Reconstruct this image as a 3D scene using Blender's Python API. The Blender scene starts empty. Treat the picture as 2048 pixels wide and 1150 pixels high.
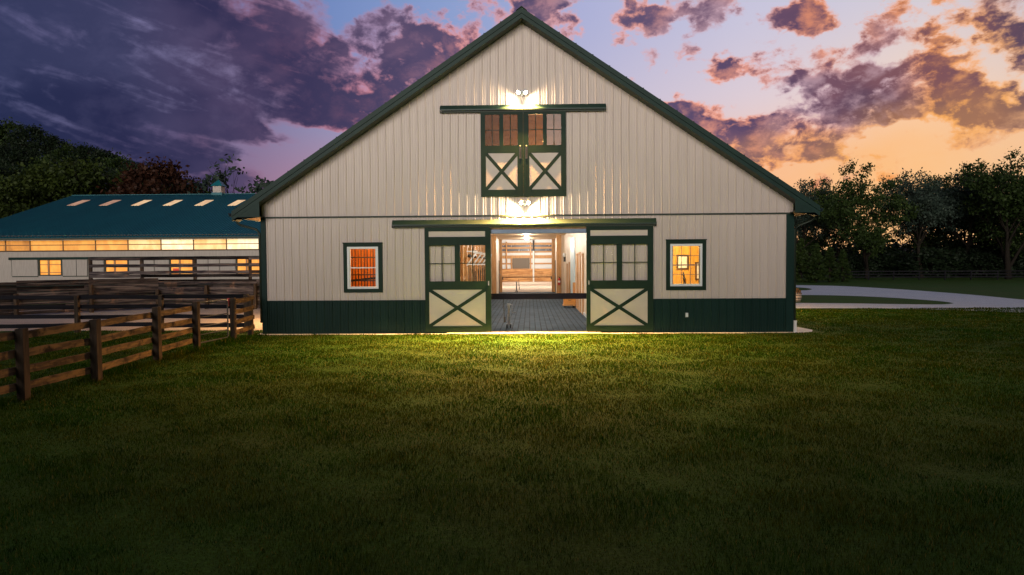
import bpy, math, random
import numpy as np
from mathutils import Vector, Matrix

random.seed(7)
rng = np.random.default_rng(11)
S = bpy.context.scene
C = S.collection
rad = math.radians

# ------------------------------------------------------------------ camera
CAM_H = 2.63
YAW, PITCH, ROLL = 2.66085507e-02, -3.49675624e-02, -6.63803497e-03
FPX = 1365.3
_cy, _sy = math.cos(YAW), math.sin(YAW)
_fw = Vector((-_sy * math.cos(PITCH), _cy * math.cos(PITCH), math.sin(PITCH)))
_r0 = Vector((_cy, _sy, 0.0))
_u0 = _r0.cross(_fw)
_c, _s = math.cos(ROLL), math.sin(ROLL)
_rt = _r0 * _c + _u0 * _s
_up = _u0 * _c - _r0 * _s

def ray(px, py):
    return _fw + _rt * ((px - 1024) / FPX) + _up * ((575 - py) / FPX)

def at(px, py, Y):
    """where the sight line through a photo point meets the upright plane y = Y: (x, z)"""
    d = ray(px, py)
    t = Y / d.y
    return d.x * t, CAM_H + d.z * t

def gnd(px, py, z=0.0):
    d = ray(px, py)
    t = (z - CAM_H) / d.z
    return d.x * t, d.y * t

cam = bpy.data.cameras.new('camera')
cam.lens = 24.0
cam.sensor_width = 36.0
cam.sensor_fit = 'HORIZONTAL'
cam.lens = FPX / 2048 * 36
cam.clip_start = 0.1
cam.clip_end = 5000
co = bpy.data.objects.new('camera', cam)
m = Matrix((( _rt.x, _up.x, -_fw.x, 0), (_rt.y, _up.y, -_fw.y, 0), (_rt.z, _up.z, -_fw.z, CAM_H), (0, 0, 0, 1)))
co.matrix_world = m
C.objects.link(co)
S.camera = co
S.view_settings.view_transform = 'Standard'
S.view_settings.look = 'None'
S.view_settings.exposure = 0.0
S.view_settings.gamma = 1.0
S.render.resolution_x = 1024
S.render.resolution_y = 575
S.cycles.max_bounces = 7
S.cycles.transparent_max_bounces = 16
S.cycles.sample_clamp_indirect = 4.0
S.cycles.use_denoising = True

# ------------------------------------------------------------------ tagging
def tag(o, label=None, cat=None, group=None, kind=None):
    if label: o['label'] = label
    if cat: o['category'] = cat
    if group: o['group'] = group
    if kind: o['kind'] = kind
    return o

def thing(name, label, cat, loc=(0, 0, 0), group=None):
    o = bpy.data.objects.new(name, None)
    o.empty_display_size = 0.2
    C.objects.link(o)
    o.location = loc
    return tag(o, label, cat, group)

def origin_of(o):
    v = Vector((0, 0, 0))
    while o is not None:
        v += o.location
        o = o.parent
    return v

def copy_tree(o, parent=None):
    c = o.copy()
    C.objects.link(c)
    c.parent = parent
    for ch in o.children:
        copy_tree(ch, c)
    return c

# ------------------------------------------------------------------ mesh builder
class MB:
    def __init__(self):
        self.v, self.f, self.t, self.m = [], [], [], []

    def face(self, pts, tone=0.5, mi=0):
        b = len(self.v)
        self.v += [tuple(p) for p in pts]
        self.f.append(tuple(range(b, b + len(pts))))
        self.t.append(tone); self.m.append(mi)

    def box(self, x0, x1, y0, y1, z0, z1, tone=0.5, mi=0):
        b = len(self.v)
        self.v += [(x0, y0, z0), (x1, y0, z0), (x1, y1, z0), (x0, y1, z0), (x0, y0, z1), (x1, y0, z1), (x1, y1, z1), (x0, y1, z1)]
        for q in ((0, 3, 2, 1), (4, 5, 6, 7), (0, 1, 5, 4), (1, 2, 6, 5), (2, 3, 7, 6), (3, 0, 4, 7)):
            self.f.append(tuple(b + i for i in q)); self.t.append(tone); self.m.append(mi)
        return self

    def bar(self, p, q, w, h, tone=0.5, up=(0, 0, 1), mi=0):
        """a straight bar from p to q, w across, h along 'up'"""
        p, q = Vector(p), Vector(q)
        d = (q - p).normalized()
        u = Vector(up)
        s = d.cross(u)
        if s.length < 1e-4: s = d.cross(Vector((0, 1, 0)))
        s.normalize(); u = s.cross(d).normalized()
        b = len(self.v)
        for e in (p, q):
            for (i, j) in ((-1, -1), (1, -1), (1, 1), (-1, 1)):
                self.v.append(tuple(e + s * (i * w / 2) + u * (j * h / 2)))
        for qd in ((0, 1, 2, 3), (7, 6, 5, 4), (0, 4, 5, 1), (1, 5, 6, 2), (2, 6, 7, 3), (3, 7, 4, 0)):
            self.f.append(tuple(b + i for i in qd)); self.t.append(tone); self.m.append(mi)
        return self

    def prism(self, poly, axis, a0, a1, tone=0.5, mi=0):
        """poly is a list of 2-D points, extruded along axis ('x','y','z') from a0 to a1"""
        def P(p, a):
            return (a, p[0], p[1]) if axis == 'x' else ((p[0], a, p[1]) if axis == 'y' else (p[0], p[1], a))
        n = len(poly); b = len(self.v)
        self.v += [P(p, a0) for p in poly] + [P(p, a1) for p in poly]
        fs = [tuple(b + i for i in range(n)), tuple(b + n + i for i in reversed(range(n)))]
        fs += [(b + i, b + n + i, b + n + (i + 1) % n, b + (i + 1) % n) for i in range(n)]
        for f_ in fs:
            self.f.append(f_); self.t.append(tone); self.m.append(mi)
        return self

    def tube(self, pts, r, n=8, tone=0.5, cap=True, mi=0):
        pts = [Vector(p) for p in pts]
        rs = r if isinstance(r, (list, tuple)) else [r] * len(pts)
        b = len(self.v)
        ref = Vector((0.31, 0.17, 0.93))
        for k, p in enumerate(pts):
            d = (pts[min(k + 1, len(pts) - 1)] - pts[max(k - 1, 0)]).normalized()
            s = d.cross(ref)
            if s.length < 0.1: s = d.cross(Vector((1, 0, 0)))
            s.normalize(); u = s.cross(d)
            for i in range(n):
                a = 2 * math.pi * i / n
                self.v.append(tuple(p + (s * math.cos(a) + u * math.sin(a)) * rs[k]))
        for k in range(len(pts) - 1):
            for i in range(n):
                j = (i + 1) % n
                self.f.append((b + k * n + i, b + k * n + j, b + (k + 1) * n + j, b + (k + 1) * n + i)); self.t.append(tone); self.m.append(mi)
        if cap:
            self.f.append(tuple(b + i for i in reversed(range(n)))); self.t.append(tone); self.m.append(mi)
            e = b + (len(pts) - 1) * n
            self.f.append(tuple(e + i for i in range(n))); self.t.append(tone); self.m.append(mi)
        return self

    def lathe(self, c, prof, n=16, tone=0.5, axis='z', mi=0):
        """prof: list of (radius, height) about axis through c"""
        b = len(self.v)
        for (r, h) in prof:
            for i in range(n):
                a = 2 * math.pi * i / n
                p = (r * math.cos(a), r * math.sin(a), h)
                if axis == 'y': p = (p[0], h, p[1])
                if axis == 'x': p = (h, p[0], p[1])
                self.v.append((c[0] + p[0], c[1] + p[1], c[2] + p[2]))
        for k in range(len(prof) - 1):
            for i in range(n):
                j = (i + 1) % n
                self.f.append((b + k * n + i, b + k * n + j, b + (k + 1) * n + j, b + (k + 1) * n + i)); self.t.append(tone); self.m.append(mi)
        self.f.append(tuple(b + i for i in reversed(range(n)))); self.t.append(tone); self.m.append(mi)
        e = b + (len(prof) - 1) * n
        self.f.append(tuple(e + i for i in range(n))); self.t.append(tone); self.m.append(mi)
        return self

    def build(self, name, mat, parent=None, smooth=False, bevel=0.0):
        me = bpy.data.meshes.new(name)
        o0 = origin_of(parent) if parent is not None else Vector((0, 0, 0))
        me.from_pydata([(x - o0.x, y - o0.y, z - o0.z) for (x, y, z) in self.v], [], self.f)
        mats = mat if isinstance(mat, (list, tuple)) else [mat]
        for mm in mats: me.materials.append(mm)
        if len(mats) > 1: me.polygons.foreach_set('material_index', self.m)
        a = me.attributes.new('tone', 'FLOAT', 'FACE')
        a.data.foreach_set('value', self.t)
        if smooth: me.polygons.foreach_set('use_smooth', [True] * len(me.polygons))
        me.update()
        o = bpy.data.objects.new(name, me)
        C.objects.link(o)
        o.parent = parent
        if bevel:
            bv = o.modifiers.new('bevel', 'BEVEL'); bv.width = bevel; bv.segments = 2; bv.limit_method = 'ANGLE'
        return o

def np_mesh(name, verts, faces_flat, loop_tot, mat, parent=None, tone=None):
    """verts Nx3, faces as a flat loop index array with per-face loop counts"""
    me = bpy.data.meshes.new(name)
    nv = len(verts); nf = len(loop_tot)
    me.vertices.add(nv)
    me.vertices.foreach_set('co', np.asarray(verts, dtype=np.float32).ravel())
    me.loops.add(len(faces_flat))
    me.loops.foreach_set('vertex_index', np.asarray(faces_flat, dtype=np.int32))
    me.polygons.add(nf)
    ls = np.concatenate([[0], np.cumsum(loop_tot)[:-1]]).astype(np.int32)
    me.polygons.foreach_set('loop_start', ls)
    me.polygons.foreach_set('loop_total', np.asarray(loop_tot, dtype=np.int32))
    me.materials.append(mat)
    if tone is not None:
        a = me.attributes.new('tone', 'FLOAT', 'FACE')
        a.data.foreach_set('value', np.asarray(tone, dtype=np.float32))
    me.update(calc_edges=True)
    o = bpy.data.objects.new(name, me)
    C.objects.link(o)
    o.parent = parent
    return o

# ------------------------------------------------------------------ materials
class N:
    """small helper round a node tree"""
    def __init__(self, tree): self.t = tree
    def new(self, typ, **kw):
        n = self.t.nodes.new(typ)
        for k, v in kw.items(): setattr(n, k, v)
        return n
    def put(self, sock, val):
        if isinstance(val, bpy.types.NodeSocket): self.t.links.new(val, sock)
        elif val is not None:
            try: sock.default_value = val
            except Exception: sock.default_value = (*val, 1.0)
    def math(self, op, a, b=None, c=None, clamp=False):
        n = self.new('ShaderNodeMath', operation=op, use_clamp=clamp)
        self.put(n.inputs[0], a); self.put(n.inputs[1], b) if b is not None else None
        if c is not None: self.put(n.inputs[2], c)
        return n.outputs[0]
    def mix(self, f, a, b, blend='MIX'):
        n = self.new('ShaderNodeMix', data_type='RGBA', blend_type=blend)
        self.put(n.inputs[0], f); self.put(n.inputs[6], a); self.put(n.inputs[7], b)
        return n.outputs[2]
    def mrange(self, v, a, b, c=0.0, d=1.0, smooth=True):
        n = self.new('ShaderNodeMapRange', interpolation_type='SMOOTHSTEP' if smooth else 'LINEAR')
        self.put(n.inputs[0], v)
        for i, x in enumerate((a, b, c, d)): self.put(n.inputs[i + 1], x)
        return n.outputs[0]
    def noise(self, vec, scale, detail=5, rough=0.55, dist=0.0, w=None):
        n = self.new('ShaderNodeTexNoise')
        if w is not None:
            n.noise_dimensions = '4D'; self.put(n.inputs['W'], w)
        self.put(n.inputs['Vector'], vec)
        n.inputs['Scale'].default_value = scale; n.inputs['Detail'].default_value = detail
        n.inputs['Roughness'].default_value = rough; n.inputs['Distortion'].default_value = dist
        return n
    def ramp(self, f, stops):
        n = self.new('ShaderNodeValToRGB')
        el = n.color_ramp.elements
        while len(el) < len(stops): el.new(0.5)
        for e, (p, c) in zip(el, stops):
            e.position = p; e.color = (*c, 1.0) if len(c) == 3 else c
        self.put(n.inputs[0], f)
        return n.outputs[0]

def srgb(r, g, b):
    return tuple(((x / 255) / 12.92 if x / 255 <= 0.04045 else ((x / 255 + 0.055) / 1.055) ** 2.4) for x in (r, g, b))

MATS = {}
def material(name, c1, c2=None, scale=4.0, stretch=(1, 1, 1), rough=0.6, metal=0.0, spec=0.5, bump=0.0, bscale=30.0,
             detail=6, lo=0.35, hi=0.65, tone=0.0, rand=False, bstretch=None, c3=None, s3=1.0, lo3=.5, hi3=.7):
    mt = bpy.data.materials.new(name)
    mt.use_nodes = True
    n = N(mt.node_tree)
    bs = mt.node_tree.nodes['Principled BSDF']
    tc = n.new('ShaderNodeTexCoord').outputs['Object']
    w = n.math('MULTIPLY', n.new('ShaderNodeObjectInfo').outputs['Random'], 40.0) if rand else None
    mp = n.new('ShaderNodeMapping'); n.put(mp.inputs['Vector'], tc); mp.inputs['Scale'].default_value = stretch
    col = (*c1, 1.0)
    if c2 is not None:
        f = n.noise(mp.outputs[0], scale, detail, 0.6, w=w).outputs[0]
        col = n.mix(n.mrange(f, lo, hi), (*c1, 1.0), (*c2, 1.0))
    if c3 is not None:
        f3 = n.noise(tc, s3, 5, 0.6, w=w).outputs[0]
        col = n.mix(n.mrange(f3, lo3, hi3), col, (*c3, 1.0))
    if tone:
        at_ = n.new('ShaderNodeAttribute', attribute_name='tone').outputs['Fac']
        k = n.mrange(at_, 0.0, 1.0, 1.0 - tone, 1.0 + tone, smooth=False)
        mul = n.new('ShaderNodeVectorMath', operation='SCALE')
        n.put(mul.inputs[0], col); n.put(mul.inputs['Scale'], k)
        col = mul.outputs[0]
    n.put(bs.inputs['Base Color'], col)
    bs.inputs['Roughness'].default_value = rough
    bs.inputs['Metallic'].default_value = metal
    bs.inputs['Specular IOR Level'].default_value = spec
    if bump:
        v = mp.outputs[0]
        if bstretch:
            m2 = n.new('ShaderNodeMapping'); n.put(m2.inputs['Vector'], tc); m2.inputs['Scale'].default_value = bstretch; v = m2.outputs[0]
        b = n.new('ShaderNodeBump'); b.inputs['Strength'].default_value = bump; b.inputs['Distance'].default_value = 0.02
        n.put(b.inputs['Height'], n.noise(v, bscale, 5, 0.6, w=w).outputs[0])
        n.put(bs.inputs['Normal'], b.outputs[0])
    MATS[name] = mt
    return mt

def emitter(name, col, strength, col2=None, scale=2.0, stretch=(1, 1, 1)):
    mt = bpy.data.materials.new(name); mt.use_nodes = True
    n = N(mt.node_tree)
    bs = mt.node_tree.nodes['Principled BSDF']
    bs.inputs['Base Color'].default_value = (*[min(0.6, c * .5) for c in col], 1)
    bs.inputs['Roughness'].default_value = 0.5
    cc = (*col, 1.0)
    if col2 is not None:
        tc = n.new('ShaderNodeTexCoord').outputs['Object']
        mp = n.new('ShaderNodeMapping'); n.put(mp.inputs['Vector'], tc); mp.inputs['Scale'].default_value = stretch
        f = n.noise(mp.outputs[0], scale, 4, 0.6).outputs[0]
        cc = n.mix(n.mrange(f, .35, .65), (*col, 1.0), (*col2, 1.0))
    n.put(bs.inputs['Emission Color'], cc)
    bs.inputs['Emission Strength'].default_value = strength
    return mt

def glass(name, tint=(1, 1, 1), refl=0.12, wav=0.0):
    mt = bpy.data.materials.new(name); mt.use_nodes = True
    t = mt.node_tree; n = N(t)
    t.nodes.remove(t.nodes['Principled BSDF'])
    tr = n.new('ShaderNodeBsdfTransparent'); tr.inputs['Color'].default_value = (*tint, 1)
    gl = n.new('ShaderNodeBsdfGlossy'); gl.inputs['Roughness'].default_value = 0.03; gl.inputs['Color'].default_value = (1, 1, 1, 1)
    if wav:
        tc = n.new('ShaderNodeTexCoord').outputs['Object']
        b = n.new('ShaderNodeBump'); b.inputs['Strength'].default_value = wav; b.inputs['Distance'].default_value = 0.02
        n.put(b.inputs['Height'], n.noise(tc, 5.0, 2, 0.5).outputs[0])
        t.links.new(b.outputs[0], gl.inputs['Normal'])
    mx = n.new('ShaderNodeMixShader'); mx.inputs[0].default_value = refl
    t.links.new(tr.outputs[0], mx.inputs[1]); t.links.new(gl.outputs[0], mx.inputs[2])
    out = [x for x in t.nodes if x.type == 'OUTPUT_MATERIAL'][0]
    t.links.new(mx.outputs[0], out.inputs[0])
    return mt

cream = material('cream_siding', (.565, .482, .442), (.53, .452, .412), scale=1.2, stretch=(1, 1, .25), rough=.42, spec=.4, bump=.03, bscale=60)
cream_panel = material('cream_panel', (.58, .495, .445), (.545, .465, .415), scale=2, rough=.5, bump=.04, bscale=80)
green_trim = material('green_trim', (.0075, .0265, .0165), (.006, .021, .013), scale=3, rough=.5, spec=.14)
green_wain = material('green_wainscot', (.0065, .029, .0245), (.005, .023, .0195), scale=1.0, stretch=(1, 1, .3), rough=.5, spec=.14)
green_roof = material('green_roof_metal', (.008, .032, .026), (.0065, .026, .021), scale=1.5, rough=.5, spec=.2)
green_dark = material('dark_green_soffit', (.014, .026, .016), rough=.6)
teal_roof = material('teal_roof_metal', (.006, .100, .130), (.008, .118, .148), scale=.5, stretch=(1, .3, .3), rough=.45, spec=.25, bump=.05, bscale=3)
white_paint = material('white_vinyl', (.72, .75, .78), rough=.4)
pale_wall = material('pale_interior_panel', (.74, .62, .50), (.70, .58, .46), scale=1.5, rough=.5)
pale_metal = material('pale_ribbed_liner', (.72, .73, .75), (.64, .66, .69), scale=18, stretch=(1, 0, 0), lo=.45, hi=.55, rough=.5)
pine = material('pine_boards', (.62, .37, .13), (.50, .26, .075), scale=2.5, stretch=(1, 1, 8), rough=.5, bump=.06, tone=.18, c3=(.36, .15, .04), s3=3.0, lo3=.62, hi3=.75)
pine_post = material('pine_post', (.50, .27, .11), (.36, .175, .06), scale=3, stretch=(6, 6, .6), rough=.55, bump=.08, rand=True)
kick_wood = material('kick_board_wood', (.58, .30, .11), (.34, .145, .04), scale=1.1, stretch=(.7, 1, 5), rough=.55, lo=.42, hi=.6, rand=True)
stall_wood = material('orange_stall_wood', (.62, .22, .022), (.46, .13, .011), scale=3, stretch=(6, 1, .5), rough=.5, tone=.25)
fence_wood = material('weathered_fence_wood', (.18, .118, .058), (.075, .052, .034), scale=3.2, stretch=(2.2, .6, 4.0), rough=.88, spec=.1, bump=.8, bscale=14, rand=True, lo=.40, hi=.60,
                      bstretch=(8, .8, 10), c3=(.024, .019, .016), s3=2.6, lo3=.50, hi3=.66)
post_wood = material('weathered_post_wood', (.075, .052, .036), (.03, .023, .018), scale=3, stretch=(3, 3, .5), rough=.88, spec=.12, bump=.5, bscale=14, rand=True, bstretch=(9, 9, .8))
old_wood = material('grey_old_boards', (.095, .08, .078), (.014, .012, .016), scale=1.9, stretch=(.45, .45, 7), rough=.9, spec=.05, bump=.4, bscale=12, tone=.85, lo=.36, hi=.64, rand=True,
                    c3=(.20, .115, .075), s3=.9, lo3=.56, hi3=.72)
dark_rail = material('dark_rail_wood', (.018, .017, .021), (.009, .009, .012), scale=1.5, stretch=(.4, .4, 5), rough=.9, spec=.1, rand=True, tone=.3)
galv = material('galvanised_pipe', (.30, .31, .33), (.22, .23, .25), scale=8, rough=.4, metal=.7)
gate_grey = material('dull_grey_pipe', (.045, .047, .05), (.03, .03, .034), scale=8, rough=.6)
black_metal = material('black_metal', (.012, .012, .013), rough=.45)
navy_paint = material('dark_navy_beam', (.006, .006, .018), (.004, .004, .013), scale=4, rough=.6, spec=.15)
steel_blue = material('steel_header', (.11, .15, .22), (.09, .125, .19), scale=3, rough=.35, metal=.3)
red_paint = material('red_paint', (.45, .02, .015), rough=.4)
red_tag = material('red_reflector', (.30, .015, .012), rough=.35)
brass = material('brass', (.7, .5, .2), rough=.3, metal=1.0)
blue_door = material('pale_blue_door', (.50, .66, .74), (.46, .62, .72), scale=2, rough=.4)
clear_glass = glass('clear_pane', refl=.010)
loft_glass = glass('wavy_loft_pane', tint=(.62, .46, .28), refl=.006, wav=.55)
mirror_glass = glass('wavy_sky_pane', tint=(.5, .42, .34), refl=.022, wav=.5)
concrete = material('concrete', (.42, .38, .33), (.34, .31, .27), scale=3, rough=.85, bump=.15, bscale=50)
paper = material('paper_print', (.78, .76, .70), (.62, .60, .54), scale=9, rough=.8)
frame_brown = material('dark_picture_frame', (.09, .05, .025), rough=.5)
terracotta = material('dry_planting', (.22, .10, .035), (.10, .06, .02), scale=9, rough=.9, bump=.6, bscale=20)
stave = material('pale_barrel_staves', (.48, .38, .30), (.36, .27, .2), scale=4, stretch=(6, 6, .5), rough=.75)
hoop = material('dark_barrel_hoop', (.03, .025, .022), rough=.5, metal=.6)
pvc = material('white_pvc', (.78, .78, .76), rough=.4)
trunk_wood = material('varnished_trunk_wood', (.60, .27, .05), (.48, .19, .03), scale=2, stretch=(.6, 1, 5), rough=.4)
blind_mat = material('grey_brown_blind', (.14, .115, .095), rough=.7)
night_panel = material('dark_clerestory', (.05, .055, .075), (.55, .57, .62), scale=1.6, stretch=(3.5, 1, .5), rough=.4, lo=.62, hi=.68)

def wood_ceiling():
    return material('ceiling_boards', (.66, .46, .29), (.56, .37, .21), scale=2.0, stretch=(8, .4, 1), rough=.5)
ceil_mat = wood_ceiling()

def paver_material():
    mt = bpy.data.materials.new('rubber_paver_floor'); mt.use_nodes = True
    n = N(mt.node_tree); bs = mt.node_tree.nodes['Principled BSDF']
    tc = n.new('ShaderNodeTexCoord').outputs['Object']
    mp = n.new('ShaderNodeMapping'); n.put(mp.inputs['Vector'], tc); mp.inputs['Rotation'].default_value = (0, 0, math.pi / 2)
    br = n.new('ShaderNodeTexBrick'); n.put(br.inputs['Vector'], mp.outputs[0])
    br.inputs['Color1'].default_value = (.058, .088, .128, 1); br.inputs['Color2'].default_value = (.038, .060, .09, 1)
    br.inputs['Mortar'].default_value = (.008, .012, .018, 1)
    br.inputs['Scale'].default_value = 1.0; br.inputs['Brick Width'].default_value = .46; br.inputs['Row Height'].default_value = .23
    br.inputs['Mortar Size'].default_value = .02
    no = n.noise(tc, 1.3, 5, .6).outputs[0]
    cl = n.mix(n.mrange(no, .35, .7, 0, .5), br.outputs[0], (.07, .09, .12, 1))
    n.put(bs.inputs['Base Color'], cl)
    bs.inputs['Roughness'].default_value = .85; bs.inputs['Specular IOR Level'].default_value = .06
    return mt
paver = paver_material()

def ground_mat(name, cols, rough=.95, sc=(.35, 3.0, 40.0), bump=.5):
    """soil / gravel / turf: three colours mixed by coarse, middle and fine noise"""
    mt = bpy.data.materials.new(name); mt.use_nodes = True
    n = N(mt.node_tree); bs = mt.node_tree.nodes['Principled BSDF']
    tc = n.new('ShaderNodeTexCoord').outputs['Object']
    a = n.noise(tc, sc[0], 5, .6).outputs[0]; b = n.noise(tc, sc[1], 5, .65).outputs[0]; c = n.noise(tc, sc[2], 3, .7).outputs[0]
    col = n.mix(n.mrange(a, .38, .62), (*cols[0], 1), (*cols[1], 1))
    col = n.mix(n.mrange(b, .45, .75, 0, .8), col, (*cols[2], 1))
    k = n.mrange(c, .3, .7, .55, 1.4, smooth=False)
    sm = n.new('ShaderNodeVectorMath', operation='SCALE'); n.put(sm.inputs[0], col); n.put(sm.inputs['Scale'], k)
    n.put(bs.inputs['Base Color'], sm.outputs[0])
    bs.inputs['Roughness'].default_value = rough; bs.inputs['Specular IOR Level'].default_value = .1
    bp = n.new('ShaderNodeBump'); bp.inputs['Strength'].default_value = bump; bp.inputs['Distance'].default_value = .05
    n.put(bp.inputs['Height'], c); n.put(bs.inputs['Normal'], bp.outputs[0])
    return mt
lawn_mat = ground_mat('lawn_soil', ((.032, .088, .009), (.046, .082, .012), (.023, .062, .008)), sc=(.25, 2.0, 22))
gravel_mat = ground_mat('pale_gravel', ((.55, .595, .67), (.61, .64, .69), (.43, .465, .53)), sc=(.2, 2.5, 30), bump=.4)
sand_mat = ground_mat('riding_sand', ((.52, .43, .37), (.58, .48, .40), (.46, .37, .31)), sc=(.3, 2, 20), bump=.3)
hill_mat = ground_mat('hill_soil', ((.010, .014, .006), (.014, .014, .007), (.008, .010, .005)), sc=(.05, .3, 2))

def grass_material():
    mt = bpy.data.materials.new('grass_blades'); mt.use_nodes = True
    t = mt.node_tree; n = N(t); bs = t.nodes['Principled BSDF']
    g = n.new('ShaderNodeNewGeometry').outputs['Position']
    a = n.noise(g, .45, 6, .65, dist=.6).outputs[0]
    b = n.noise(g, 2.6, 4, .6).outputs[0]
    tone = n.new('ShaderNodeAttribute', attribute_name='tone').outputs['Fac']
    col = n.mix(n.mrange(a, .36, .62), (.018, .056, .0025, 1), (.038, .052, .003, 1))
    col = n.mix(n.mrange(b, .48, .64, 0, .9), col, (.009, .029, .0015, 1))
    col = n.mix(n.mrange(tone, .86, .90), col, (.11, .09, .02, 1))
    k = n.mrange(tone, 0, .86, .4, 1.6, smooth=False)
    sm = n.new('ShaderNodeVectorMath', operation='SCALE'); n.put(sm.inputs[0], col); n.put(sm.inputs['Scale'], k)
    n.put(bs.inputs['Base Color'], sm.outputs[0])
    bs.inputs['Roughness'].default_value = .7; bs.inputs['Specular IOR Level'].default_value = 0.0
    tl = n.new('ShaderNodeBsdfTranslucent'); n.put(tl.inputs['Color'], sm.outputs[0])
    mx = n.new('ShaderNodeMixShader'); mx.inputs[0].default_value = .3
    t.links.new(bs.outputs[0], mx.inputs[1]); t.links.new(tl.outputs[0], mx.inputs[2])
    out = [x for x in t.nodes if x.type == 'OUTPUT_MATERIAL'][0]
    t.links.new(mx.outputs[0], out.inputs[0])
    return mt
grass_mat = grass_material()

def leaf_material(name, c1, c2, trans=.25):
    mt = bpy.data.materials.new(name); mt.use_nodes = True
    t = mt.node_tree; n = N(t); bs = t.nodes['Principled BSDF']
    tone = n.new('ShaderNodeAttribute', attribute_name='tone').outputs['Fac']
    rnd = n.new('ShaderNodeObjectInfo').outputs['Random']
    f = n.math('ADD', n.math('MULTIPLY', tone, .8), n.math('MULTIPLY', rnd, .2))
    col = n.mix(f, (*c1, 1), (*c2, 1))
    n.put(bs.inputs['Base Color'], col)
    bs.inputs['Roughness'].default_value = .6; bs.inputs['Specular IOR Level'].default_value = .2
    tl = n.new('ShaderNodeBsdfTranslucent'); n.put(tl.inputs['Color'], col)
    mx = n.new('ShaderNodeMixShader'); mx.inputs[0].default_value = trans
    t.links.new(bs.outputs[0], mx.inputs[1]); t.links.new(tl.outputs[0], mx.inputs[2])
    out = [x for x in t.nodes if x.type == 'OUTPUT_MATERIAL'][0]
    t.links.new(mx.outputs[0], out.inputs[0])
    return mt
leaf_green = leaf_material('leaf_green', (.010, .024, .005), (.042, .070, .014))
leaf_dark = leaf_material('leaf_dark', (.007, .015, .006), (.014, .027, .010))
leaf_olive = leaf_material('leaf_olive', (.020, .036, .005), (.044, .064, .009))
leaf_red = leaf_material('leaf_red', (.034, .014, .007), (.066, .023, .011))
leaf_teal = leaf_material('leaf_grey_green', (.014, .030, .022), (.055, .080, .060))
bark = material('bark', (.022, .018, .014), (.012, .010, .008), scale=4, stretch=(3, 3, .6), rough=.95, spec=.1)

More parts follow.
